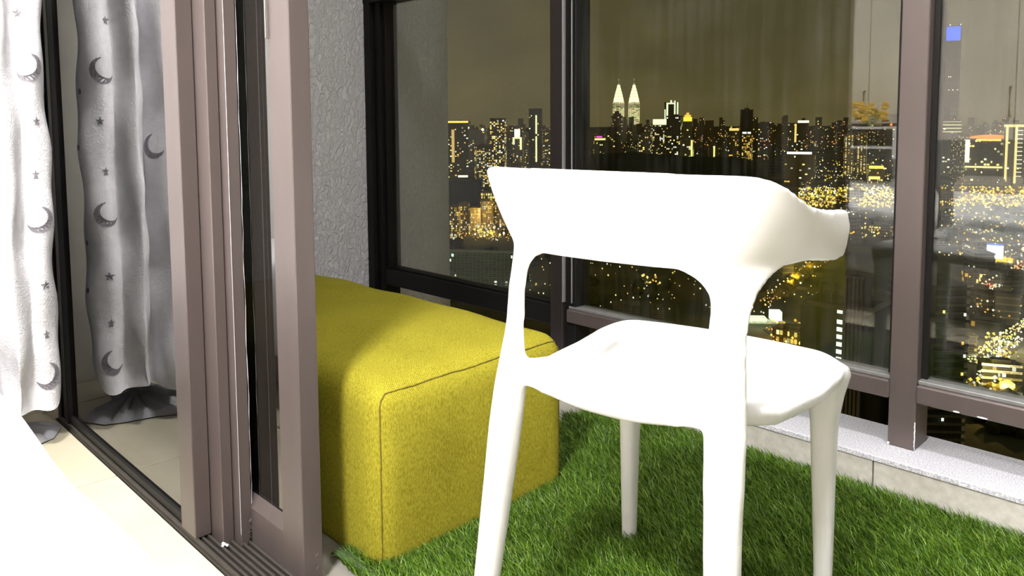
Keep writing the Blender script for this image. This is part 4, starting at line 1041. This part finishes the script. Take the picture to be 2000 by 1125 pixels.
# --- right pane skyline
o, w, d, h = tower('blue_crown_tower', 'very tall tower with a square blue lit crown', 1829, 1868, 52, 3600, 0, M_bgrey, .0, 6, 60, seed=70, roof='none')
lb = LB(); lb.quad((0, -d/2-1.2, h-36), (w*.46, 0, 0), (0, 0, 32), (.07, .22, 1.5))
for xx in (-.45, .0, .45): lb.lamp((w*xx, -d/2, h+3), 3.4, WHI)
lb.build('blue_crown', o)
lb = LB(); rn = random.Random(3)
for k in range(11): lb.lamp((rn.uniform(-.5, .5)*w, -d/2-1.5, h-rn.choice((232, 240, 238, 292))), rn.uniform(1.5, 3), WHI)
lb.build('floor_lamp_row', o, 'stuff')
o, w, d, h = tower('banded_tower', 'grey tower ringed by rows of pale lights near its top', 1826, 1874, 236, 2000, 8, M_bgrey, .10, 10, 26, seed=71, roof='none', pal=(PALE, WHI))
for z in (1.0, 9.5, 18, 27): strip(o, 'light_band', -w*.5, w*.5, -d/2, h-z-2, h-z, (1.1, 1.05, .55))
tower('speckled_tower', 'speckled tower between the banded tower and the red roofed hotel', 1862, 1897, 262, 1750, -10, M_bdark, .36, 10, 34, seed=72, pal=((1.0, .85, .4), (.7, .6, .3)), fill=(.35, .4))
o, w, d, h = tower('red_roofed_hotel', 'broad hotel with glowing orange red roof and bright white edge', 1894, 1967, 270, 1700, 0, M_bdark, .13, 14, 16, seed=73, roof='none', pal=(GOLD, PALE))
strip(o, 'white_edge', -w*.5, -w*.40, -d/2, h*.45, h*.97, (2.6, 2.4, 1.5), d=1.5)
bm = bmesh.new(); loft(bm, [[(w*.64*q*math.cos(t)*.76+w*.06, d*.5*q*math.sin(t), h+zz) for t in np.linspace(0, 2*math.pi, 20, endpoint=False)] for q, zz in ((1, -7), (1.02, -1), (.9, 4), (.5, 7), (.1, 8))])
me_roof = obj('glowing_roof', bm, M_light, o); ca_ = me_roof.data.color_attributes.new('Col', 'FLOAT_COLOR', 'POINT'); ca_.data.foreach_set('color', [1.9, .42, .05, 1]*len(me_roof.data.vertices))
strip(o, 'roof_light', -w*.25, w*.30, -d*.5, h-5, h-1, (2.4, 1.3, .2), d=2)
strip(o, 'podium_light', -w*.5, w*.5, -d/2-2, h*.33, h*.37, (1.7, 1.4, .5))
o, w, d, h = tower('outlined_lift_tower', 'narrow tower traced by two gold vertical lines at the right edge', 1965, 1999, 240, 1500, 0, M_bdark, .02, 6, 30, seed=74, roof='mast')
strip(o, 'gold_line', -w*.40, -w*.28, -d/2, h*.1, h*.96, (1.5, 1.2, .45), d=1); strip(o, 'gold_line', w*.05, w*.17, -d/2, h*.1, h*.96, (1.5, 1.2, .45), d=1); strip(o, 'gold_line', -w*.5, w*.5, -d/2, h-8, h-3, (1.2, 1.0, .4), d=1)
for k in range(12): strip(o, 'white_tick', w*.17, w*.42, -d/2, h*.2+k*h*.062, h*.2+k*h*.062+1.6, (1.3, 1.3, 1.1), d=1)

# --- ridge of dark trees behind the chair back
def tree_blob(bm, c, r, n=9, rn=random):
    for _ in range(n):
        q = Vector((rn.uniform(-1, 1)*r*.7, rn.uniform(-1, 1)*r*.7, rn.uniform(0, 1)*r*.7))
        bmesh.ops.create_icosphere(bm, subdivisions=1, radius=r*rn.uniform(.35, .6), matrix=Matrix.Translation(Vector(c)+q))
hill = structure(empty('hill', (0, 0, GZ)))
bm = bmesh.new(); R3 = random.Random(9); rowsh = []
for k, px in enumerate(np.linspace(1095, 1500, 46)):
    yt = np.interp(px, [1095, 1124, 1180, 1220, 1290, 1345, 1440, 1478, 1500], [308, 304, 300, 297, 301, 306, 306, 316, 330])+R3.uniform(-1.2, 1.2)
    p, q, b = at(px, yt, 1250), at(px, 380, 900), at(px, 330, 1500)
    rowsh.append([bm.verts.new((q[0], q[1], 0)), bm.verts.new(((p[0]+q[0])/2, (p[1]+q[1])/2, (p[2]-GZ)*.72)), bm.verts.new((p[0], p[1], p[2]-GZ)), bm.verts.new((b[0], b[1], 0))])
for a, b in zip(rowsh[:-1], rowsh[1:]):
    for i in range(3): bm.faces.new((a[i], b[i], b[i+1], a[i+1]))
obj('hill_slope', bm, M_tree, hill, smooth=True)
bm = bmesh.new(); R2r = random.Random(4)
for k in range(46):
    px = R2r.uniform(1790, 2000) if k < 20 else R2r.uniform(870, 1480); py = R2r.uniform(415, 470) if k < 20 else R2r.uniform(460, 600)
    p = on_ground(px, py, GZ); tree_blob(bm, p, R2r.uniform(7, 13), 6, R2r)
for px, py in ((1905, 800), (1925, 822), (1960, 845), (1985, 835), (1995, 850), (1948, 735), (1900, 780), (1975, 790), (1700, 440), (1650, 430), (1600, 425), (1745, 450)):
    p = on_ground(px, py, GZ); tree_blob(bm, p, R2r.uniform(5, 9), 7, R2r)
tag(obj('treetops', bm, M_tree), 'dark treetops between the city streets', 'trees', kind='stuff')

# --- the endless far blocks under the horizon
bm = bmesh.new(); lb = LB(); rf = random.Random(77)
hv = np.array([-math.sin(YAW), math.cos(YAW), 0])
for k in range(460):
    px = rf.uniform(620, 2300); dep = rf.uniform(3000, 7000); wpx = rf.uniform(4, 12); w_ = wpx/F*dep; hgt_ = rf.uniform(25, 130) if rf.random() < .8 else rf.uniform(110, 165)
    p = at(px, 240, dep); a = YAW-math.atan((px-CX)/F); rr_ = np.array([math.cos(a), math.sin(a), 0]); ff = np.array([-math.sin(a), math.cos(a), 0])
    c = np.array([p[0], p[1], GZ+hgt_/2])
    bmesh.ops.create_cube(bm, size=1.0, matrix=Matrix.Translation(c) @ Matrix.Rotation(a, 4, 'Z') @ Matrix.Diagonal((w_, w_*.7, hgt_, 1)))
    for q in range(int(rf.uniform(1, 9))):
        z = rf.uniform(-.4, .48)*hgt_; x_ = rf.uniform(-.42, .42)*w_; sz_ = rf.uniform(.5, 1.1)*dep/F
        lb.quad(c+rr_*x_-ff*(w_*.35+1)+np.array([0, 0, z]), rr_*sz_, np.array([0, 0, sz_*rf.uniform(.4, 1)]), tuple(v*rf.uniform(.4, 1.1) for v in rf.choice((GOLD, AMB, WHI, GOLD))))
far = tag(obj('distant_blocks', bm, M_bbrown), 'hazy mass of far blocks along the foot of the night sky', 'skyline', kind='stuff')
lb.build('lit_window', far, 'stuff')
# --- near buildings
# tower with the column of white stair windows
xc, dep = 1664, 300
p, rz = frame_of(xc, dep, -20)
nt_ = empty('near_tower', (p[0], p[1], GZ), rz)
tag(nt_, 'near dark high rise with ribbed pier and a column of white stair windows', 'building')
w, d = 150/F*dep*.86, 26.0; zt = at(xc, 592, dep)[2]-GZ
box('block', (-w/2, w/2, -d/2, d/2, 0, zt), M_black_roof, nt_, .05)
for b in ((-w/2-.5, w/2+.5, -d/2-.5, -d/2+.6, zt, zt+1.6), (-w/2-.5, w/2+.5, d/2-.6, d/2+.5, zt, zt+1.6), (-w/2-.5, -w/2+.6, -d/2+.6, d/2-.6, zt, zt+1.6), (w/2-.6, w/2+.5, -d/2+.6, d/2-.6, zt, zt+1.6)): box('parapet', b, M_pier, nt_, .05)
xp0 = w*.17
for k in range(5): box('pier', (xp0+k*1.45, xp0+k*1.45+.95, -d/2-2.2, -d/2+.2, 0, zt+13.5), M_pier, nt_, .05)
box('lift_core', (xp0-.2, xp0+7.0, -d/2-1.4, -d/2+7, 0, zt+13.2), M_black_roof, nt_, .05)
for b in ((-w*.38, -w*.12, -d*.1, -d*.1+.7, zt+7.5, zt+8.6), (-w*.38, -w*.38+.7, -d*.1, -d*.1+.7, zt, zt+8), (-w*.22, -w*.22+.6, -d*.1, -d*.1+.7, zt, zt+8)): box('roof_beam', b, M_pier, nt_, .03)
wz0 = zt-.4
bmw = LB(); bmw.block(-1.0, 1.0, -.25, .0, -.8, .8, (1.7, 2.0, 1.5))
proto = bmw.build('stair_window', nt_)
for k in range(19):
    o = proto if k == 0 else proto.copy()
    if k: COL.objects.link(o); o.parent = nt_
    o.location = (xp0-2.0, -d/2-.05, zt-.5-(2.9*k if k < 1 else 1.2+2.9*k))
lb = LB(); rn = random.Random(6)
for zz, xx, c in ((zt-26, xp0+.3, GOLD), (zt-29, xp0+.3, GOLD), (zt-28, w*.25, GOLD), (zt-41, w*.23, GOLD), (zt-47, w*.28, GOLD), (zt-40, w*.33, GOLD), (zt-22, w*.42, PALE), (zt-44, w*.46, AMB), (zt-10, w*.31, PALE)):
    lb.quad((xx, -d/2-.3, zz), (.5, 0, 0), (0, 0, .45), c)
lb.build('lit_window', nt_, 'stuff')
# the other near tower
xc, dep = 1822, 300
p, rz = frame_of(xc, dep, 24)
n2 = empty('balcony_tower', (p[0], p[1], GZ), rz)
tag(n2, 'near dark high rise with stacked balcony slabs right behind the right post', 'building')
w = 142/F*dep/(.91+.41*1.1); d = w*1.1; zt = at(xc, 545, dep)[2]-GZ
M_slab = mat('dim_concrete', (0.16, 0.16, 0.13), 0.8); noise_color(M_slab, 0.4, (.12, .12, .10), (.2, .2, .16))
box('block', (-w/2, w/2, -d/2, d/2, 0, zt), M_black_roof, n2, .05)
box('corner_wall', (w/2-.8, w/2+.3, -d/2-.3, -d/2+.8, 0, zt), M_bpale, n2, .03)
mb = bpy.data.meshes
first = None
for k in range(int(zt/3.1)):
    if first is None:
        first = o = box('balcony_slab', (-w/2-1.1, w/2+.2, -d/2-1.1, d/2, -.5, .5), M_slab, n2, .0)
    else:
        o = first.copy(); COL.objects.link(o); o.parent = n2
    o.location = (0, 0, zt-1.2-3.1*k)
lb = LB()
for a, zz, c in ((.05, -10, GOLD), (.42, -11, WHI), (.40, -22, AMB), (.44, -27, WHI), (-.2, -14, (.4, .4, 1.2)), (.41, -34, GOLD), (.1, -52, (1.3, 1.7, 1.2)), (.30, -48, PALE)): lb.quad((w*a, -d/2-1.2, zt+zz), (.45, 0, 0), (0, 0, .6), c)
lb.build('lit_window', n2, 'stuff')

def low_block(name, label, x0, x1, ytop, ybase, rot, M, floors, cols, lit, pal, dr=.6, band=None, seed=0):
    xc = (x0+x1)/2; g = on_ground(xc, ybase, GZ); dep = float(np.array([-math.sin(YAW), math.cos(YAW), 0])@(g-EYE))
    o, w, d, h = tower(name, label, x0, x1, ytop, dep+8, rot, M, lit, cols, floors, pal=pal, seed=seed, dr=dr, roof='flat', fill=(.5, .4))
    if band:
        for k in range(floors):
            z = h*(k+.72)/floors
            b = box('floor_band', (-w/2-.5, w/2+.5, -d/2-.5, -d/2, z, z+h/floors*.34), band, o, 0)
    return o, w, d, h
low_block('low_apartments', 'four storey pale apartments with rows of dark openings, right of the balcony tower', 1888, 1924, 652, 704, 18, M_bpale, 4, 6, .12, (GOLD, AMB), seed=3, band=M_bpale)
o, w, d, h = low_block('car_park', 'white banded car park at the right edge above the railing', 1934, 2010, 706, 768, 16, M_black_roof, 4, 8, .15, (WHI, GOLD), seed=4, band=M_bpale)
strip(o, 'deck_light', -w*.5, w*.2, -d/2-.6, h*.93, h*.97, (1.8, 1.8, 1.6))
low_block('dark_hall', 'large dark roofed hall above the low apartments', 1900, 1975, 622, 660, -14, M_black_roof, 2, 8, .05, (AMB,), seed=5)
low_block('shop_row', 'row of lit shops in front of the near tower, orange light before it', 1520, 1592, 640, 690, -18, M_bbrown, 3, 9, .45, (AMB, GOLD, PALE), seed=6)
low_block('far_depot', 'dim low depot under the highway curve', 1895, 1950, 530, 556, 10, M_bbrown, 2, 8, .3, (AMB, GOLD), seed=7)
o, w, d, h = low_block('yellow_hall', 'low hall washed in yellow light beside the billboard screen', 1958, 1996, 500, 518, -10, M_bbrown, 2, 8, .3, (GOLD,), seed=8)
strip(o, 'yellow_light', -w*.5, w*.4, -d/2-.6, h*.3, h*.9, (1.6, 1.1, .1))
yw = empty('yellow_hoarding', tuple(on_ground(1922, 752, GZ)), frame_of(1922, 400, 28)[1])
tag(yw, 'upright yellow hoarding wall beside the car park', 'wall')
box('hoarding_panel', (-3.2, 3.2, -.2, .2, 1.2, 11), M_yellow, yw, .03)
for xx in (-2.6, 2.6): box('post', (xx-.2, xx+.2, .2, .6, 0, 10.4), M_pier, yw, .03)
bb = empty('billboard', tuple(on_ground(1942, 520, GZ)), frame_of(1942, 700, -6)[1])
tag(bb, 'square bright white and blue billboard screen beside the highway', 'billboard')
box('post', (-.6, .6, -.2, .8, 0, 8), M_black_roof, bb, .03)
lb = LB(); lb.block(-6.6, 6.6, -.4, .1, 7.5, 19.5, (2.5, 2.9, 3.3)); lb.build('screen', bb)
lb = LB(); lb.block(-6.6, 6.6, -.5, .1, 19.5, 21, (.15, .35, 1.3)); lb.build('blue_rim', bb)
ct = empty('floodlit_court', tuple(on_ground(1478, 628, GZ)), frame_of(1478, 520, 12)[1])
tag(ct, 'greenish white floodlit court behind the chair seat', 'court')
box('court_floor', (-16, 18, -6, 6, 0, .4), M_bpale, ct, .02)
lb = LB(); lb.block(-14, 6, -4, 5, 1.2, 3.0, (1.5, 1.9, 1.15)); lb.block(9, 16, -3, 5, 1.5, 7.5, (1.7, 2.0, 1.6)); lb.build('lit_canopy', ct)

# --- elevated highway and streets
def road(name, label, pts, wdt, zup, cars, seed, pal, cat='road'):
    P = [on_ground(px, py, GZ+zup) for px, py in pts]
    o = empty(name, tuple(P[0])); tag(o, label, cat)
    Q = []
    for i in range(len(P)-1):
        for t in np.linspace(0, 1, 8, endpoint=False): Q.append(P[i]*(1-t)+P[i+1]*t)
    Q.append(P[-1]); Q = [q-P[0] for q in Q]
    for _ in range(10): Q = [Q[0]]+[(Q[i-1]+2*Q[i]+Q[i+1])/4 for i in range(1, len(Q)-1)]+[Q[-1]]
    bm = bmesh.new(); rings = []; lb = LB(); rn = random.Random(seed)
    for i, q in enumerate(Q):
        t = Q[min(i+1, len(Q)-1)]-Q[max(i-1, 0)]; t = t/np.linalg.norm(t); s = np.array([-t[1], t[0], 0])
        rings.append([tuple(q-s*wdt), tuple(q+s*wdt), tuple(q+s*wdt-np.array([0, 0, 1.2])), tuple(q-s*wdt-np.array([0, 0, 1.2]))])
    loft(bm, rings); obj('deck', bm, M_road, o)
    for k in range(cars):
        i = rn.randrange(len(Q)-1); f = rn.random(); q = Q[i]*(1-f)+Q[i+1]*f; t = Q[i+1]-Q[i]; t /= np.linalg.norm(t); s = np.array([-t[1], t[0], 0])
        side = rn.uniform(-.85, .85); c = pal[0] if side < 0 else pal[1]
        if rn.random() < .25: c = pal[2]
        lb.lamp(q+s*wdt*side+np.array([0, 0, .8]), rn.uniform(.35, .75), tuple(v*rn.uniform(.6, 1.2) for v in c))
    lb.build('car_light', o, 'stuff')
    lb = LB()
    for i in range(0, len(Q), 2):
        q = Q[i]; lb.lamp(q+np.array([0, 0, 7]), .8, (2.0, 1.6, .7))
    lb.build('street_lamp', o, 'stuff')
road('curved_highway', 'curving elevated highway with white and red traffic lights, at the right edge', [(1918, 572), (1945, 556), (1975, 540), (2000, 522), (2030, 500)], 7, 8, 420, 1, ((2, 1.8, 1.3), (1.6, .35, .2), (2, 1.4, .4)))
road('market_street', 'brightly lit white and gold market street above the car park', [(1915, 712), (1935, 690), (1958, 672), (1985, 655), (2020, 630)], 9, .5, 300, 2, ((2.1, 2.0, 1.5), (2.1, 1.7, .6), (2.1, 2.1, 1.2)))
road('amber_street', 'amber lit street running behind the chair arm', [(1500, 590), (1530, 566), (1560, 545), (1600, 512), (1650, 490)], 6, .5, 120, 3, (AMB, GOLD, AMB))
road('lit_service_road', 'amber service road seen below the right rail', [(1880, 800), (1920, 812), (1960, 826), (2020, 845)], 3, .5, 12, 4, (AMB, GOLD, AMB))
road('boulevard', 'long amber boulevard below the hotel', [(1560, 397), (1640, 392), (1740, 398), (1860, 392), (1960, 388), (2040, 380)], 14, .5, 500, 5, (GOLD, AMB, PALE))
road('orange_street', 'orange lit street before the near tower', [(1505, 642), (1530, 660), (1560, 668), (1600, 690)], 5, .5, 90, 6, (AMB, GOLD, WHI))

# --- low roofs of the far quarters, alike and countless to the eye
rb = random.Random(21)
proto = None
for k in range(70):
    q = rb.random()
    px, py = (rb.uniform(876, 1080), rb.uniform(360, 480)) if q < .2 else (rb.uniform(1110, 1560), rb.uniform(345, 620)) if q < .55 else (rb.uniform(1560, 2010), rb.uniform(350, 640))
    if 1560 < px < 1900 and py > 480: py = rb.uniform(350, 470)
    g = on_ground(px, py, GZ)
    if proto is None:
        bm = bmesh.new(); bx(bm, -9, 9, -6, 6, 0, 9); bx(bm, -9.4, 9.4, -6.4, 6.4, 9, 9.7); bx(bm, -3, 2, -2, 2, 9.7, 12)
        o = proto = obj('low_building', bm, M_bdark)
    else:
        o = proto.copy(); COL.objects.link(o)
    o.location = (g[0], g[1], GZ); s_ = rb.uniform(.6, 1.5); o.scale = (s_, s_*rb.uniform(.7, 1.2), rb.uniform(.6, 2.2)); o.rotation_euler = (0, 0, rb.uniform(0, 3.14))
    tag(o, 'small dark low building lost among the city street lights', 'building', 'low dark buildings among the street lights')

# --- street lights of the city plain
lb = LB(); rs = random.Random(33)
def sprinkle(x0, x1, y0, y1, n, pal, s0, s1, up=4):
    for _ in range(n):
        px, py = rs.uniform(x0, x1), rs.uniform(y0, y1); g = on_ground(px, py, GZ+up+rs.random()*6)
        dep = np.linalg.norm(g-EYE); r = rs.uniform(s0, s1)*dep/F*.5
        c = rs.choice(pal); k = rs.choice((.5, .8, 1.2)); lb.lamp(g, r, tuple(v*k for v in c))
YEL = (1.9, 1.35, .16)
sprinkle(876, 1560, 250, 268, 150, (GOLD, AMB, WHI), .8, 1.8)
sprinkle(1560, 2000, 246, 300, 170, (GOLD, AMB, WHI), .8, 2.0)
sprinkle(1560, 2000, 300, 366, 190, (GOLD, YEL, AMB, WHI), 1.0, 2.6)
sprinkle(876, 1075, 262, 350, 130, (GOLD, AMB, WHI), 1.0, 2.6)
sprinkle(620, 870, 262, 480, 260, (GOLD, AMB, WHI), 1.2, 3.5)
sprinkle(2005, 2300, 300, 480, 200, (GOLD, AMB, YEL, WHI), 1.4, 4)
sprinkle(880, 1000, 400, 470, 230, (GOLD, AMB, AMB, WHI), 1.2, 4)
sprinkle(925, 985, 440, 462, 45, (YEL, GOLD, WHI), 3, 7)
sprinkle(885, 1075, 500, 590, 40, (WHI, PALE, (1.1, 1.8, 1.4)), 1.5, 5)
sprinkle(935, 985, 553, 570, 26, (PALE, GOLD, (1.6, 1.2, 1.4)), 4, 9)
sprinkle(1125, 1560, 262, 302, 240, (GOLD, AMB, WHI, PALE), 1.0, 2.8)
sprinkle(1125, 1245, 308, 332, 22, (GOLD, WHI), 1.5, 3.5)
sprinkle(1030, 1400, 490, 610, 130, (WHI, PALE, AMB, GOLD), 1.2, 4.5)
sprinkle(1240, 1290, 535, 556, 22, (AMB, GOLD), 3, 7)
sprinkle(1560, 1745, 366, 386, 460, (YEL, YEL, GOLD, WHI), 1.6, 4.5)
sprinkle(1560, 1745, 386, 404, 240, (AMB, YEL, GOLD), 1.6, 5)
sprinkle(1560, 1745, 310, 366, 150, (YEL, GOLD, WHI), 1.2, 3.2)
sprinkle(1640, 1745, 442, 462, 60, (AMB, GOLD), 1.8, 4)
sprinkle(1600, 1745, 404, 470, 60, (WHI, GOLD, PALE), 1.5, 4)
sprinkle(1820, 2000, 364, 402, 420, (YEL, GOLD, AMB), 1.6, 4.5)
sprinkle(1820, 2000, 404, 500, 230, (WHI, GOLD, AMB, PALE), 1.2, 4)
sprinkle(1890, 2000, 465, 600, 120, (GOLD, AMB, WHI), 1.5, 4.5)
sprinkle(1895, 2000, 560, 640, 30, (AMB, WHI), 2, 5)
sprinkle(1925, 1990, 650, 700, 60, (WHI, YEL, GOLD), 2, 6)
sprinkle(1885, 1960, 725, 775, 30, (YEL, WHI), 3, 8)
sprinkle(1455, 1600, 500, 640, 60, (AMB, GOLD, WHI), 1.5, 5)
sprinkle(1505, 1600, 625, 690, 70, (AMB, YEL, GOLD), 3, 7)
tag(lb.build('street_lights', None, 'stuff'), 'countless small gold and white lights across the night city', 'lights')
# golden lit street trees
bm = bmesh.new()
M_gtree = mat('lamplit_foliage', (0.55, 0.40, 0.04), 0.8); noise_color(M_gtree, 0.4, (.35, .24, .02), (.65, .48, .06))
for k, (px, py) in enumerate(((1535, 571), (1543, 562), (1550, 556), (1558, 548), (1566, 540), (1574, 534), (1583, 524), (1592, 518), (1525, 574), (1970, 775), (1985, 772), (1955, 770))):
    tree_blob(bm, on_ground(px, py, GZ+3), 6.0, 8, rs)
tag(obj('lamplit_trees', bm, M_gtree), 'golden lamplit street trees behind the chair arm', 'trees', kind='stuff')
def sodium(px, py, up, wts, col):
    g = on_ground(px, py, GZ); li = bpy.data.lights.new('sodium_lamp', 'POINT'); li.energy = wts; li.color = col; li.shadow_soft_size = .6
    o = bpy.data.objects.new('sodium_lamp', li); COL.objects.link(o); o.location = (g[0], g[1], GZ+up)
for px, py, up, wt, col in ((1540, 569, 9, 2600, (1, .72, .2)), (1552, 557, 9, 2600, (1, .72, .2)), (1564, 545, 9, 2600, (1, .72, .2)), (1577, 533, 9, 2600, (1, .72, .2)), (1590, 523, 9, 2600, (1, .72, .2)), (1925, 770, 15, 20000, (1, .72, .18)), (1975, 690, 16, 30000, (1, .9, .6)), (1960, 820, 14, 10000, (1, .65, .18)), (1965, 786, 10, 9000, (1, 1, .85)), (1540, 665, 14, 14000, (1, .6, .2)), (1478, 640, 14, 9000, (.85, 1, .8)), (950, 560, 16, 14000, (.8, 1, .85)), (950, 455, 24, 50000, (1, .68, .2)), (1650, 380, 45, 160000, (1, .75, .2)), (1920, 385, 45, 160000, (1, .75, .2))):
    sodium(px, py, up, wt, col)
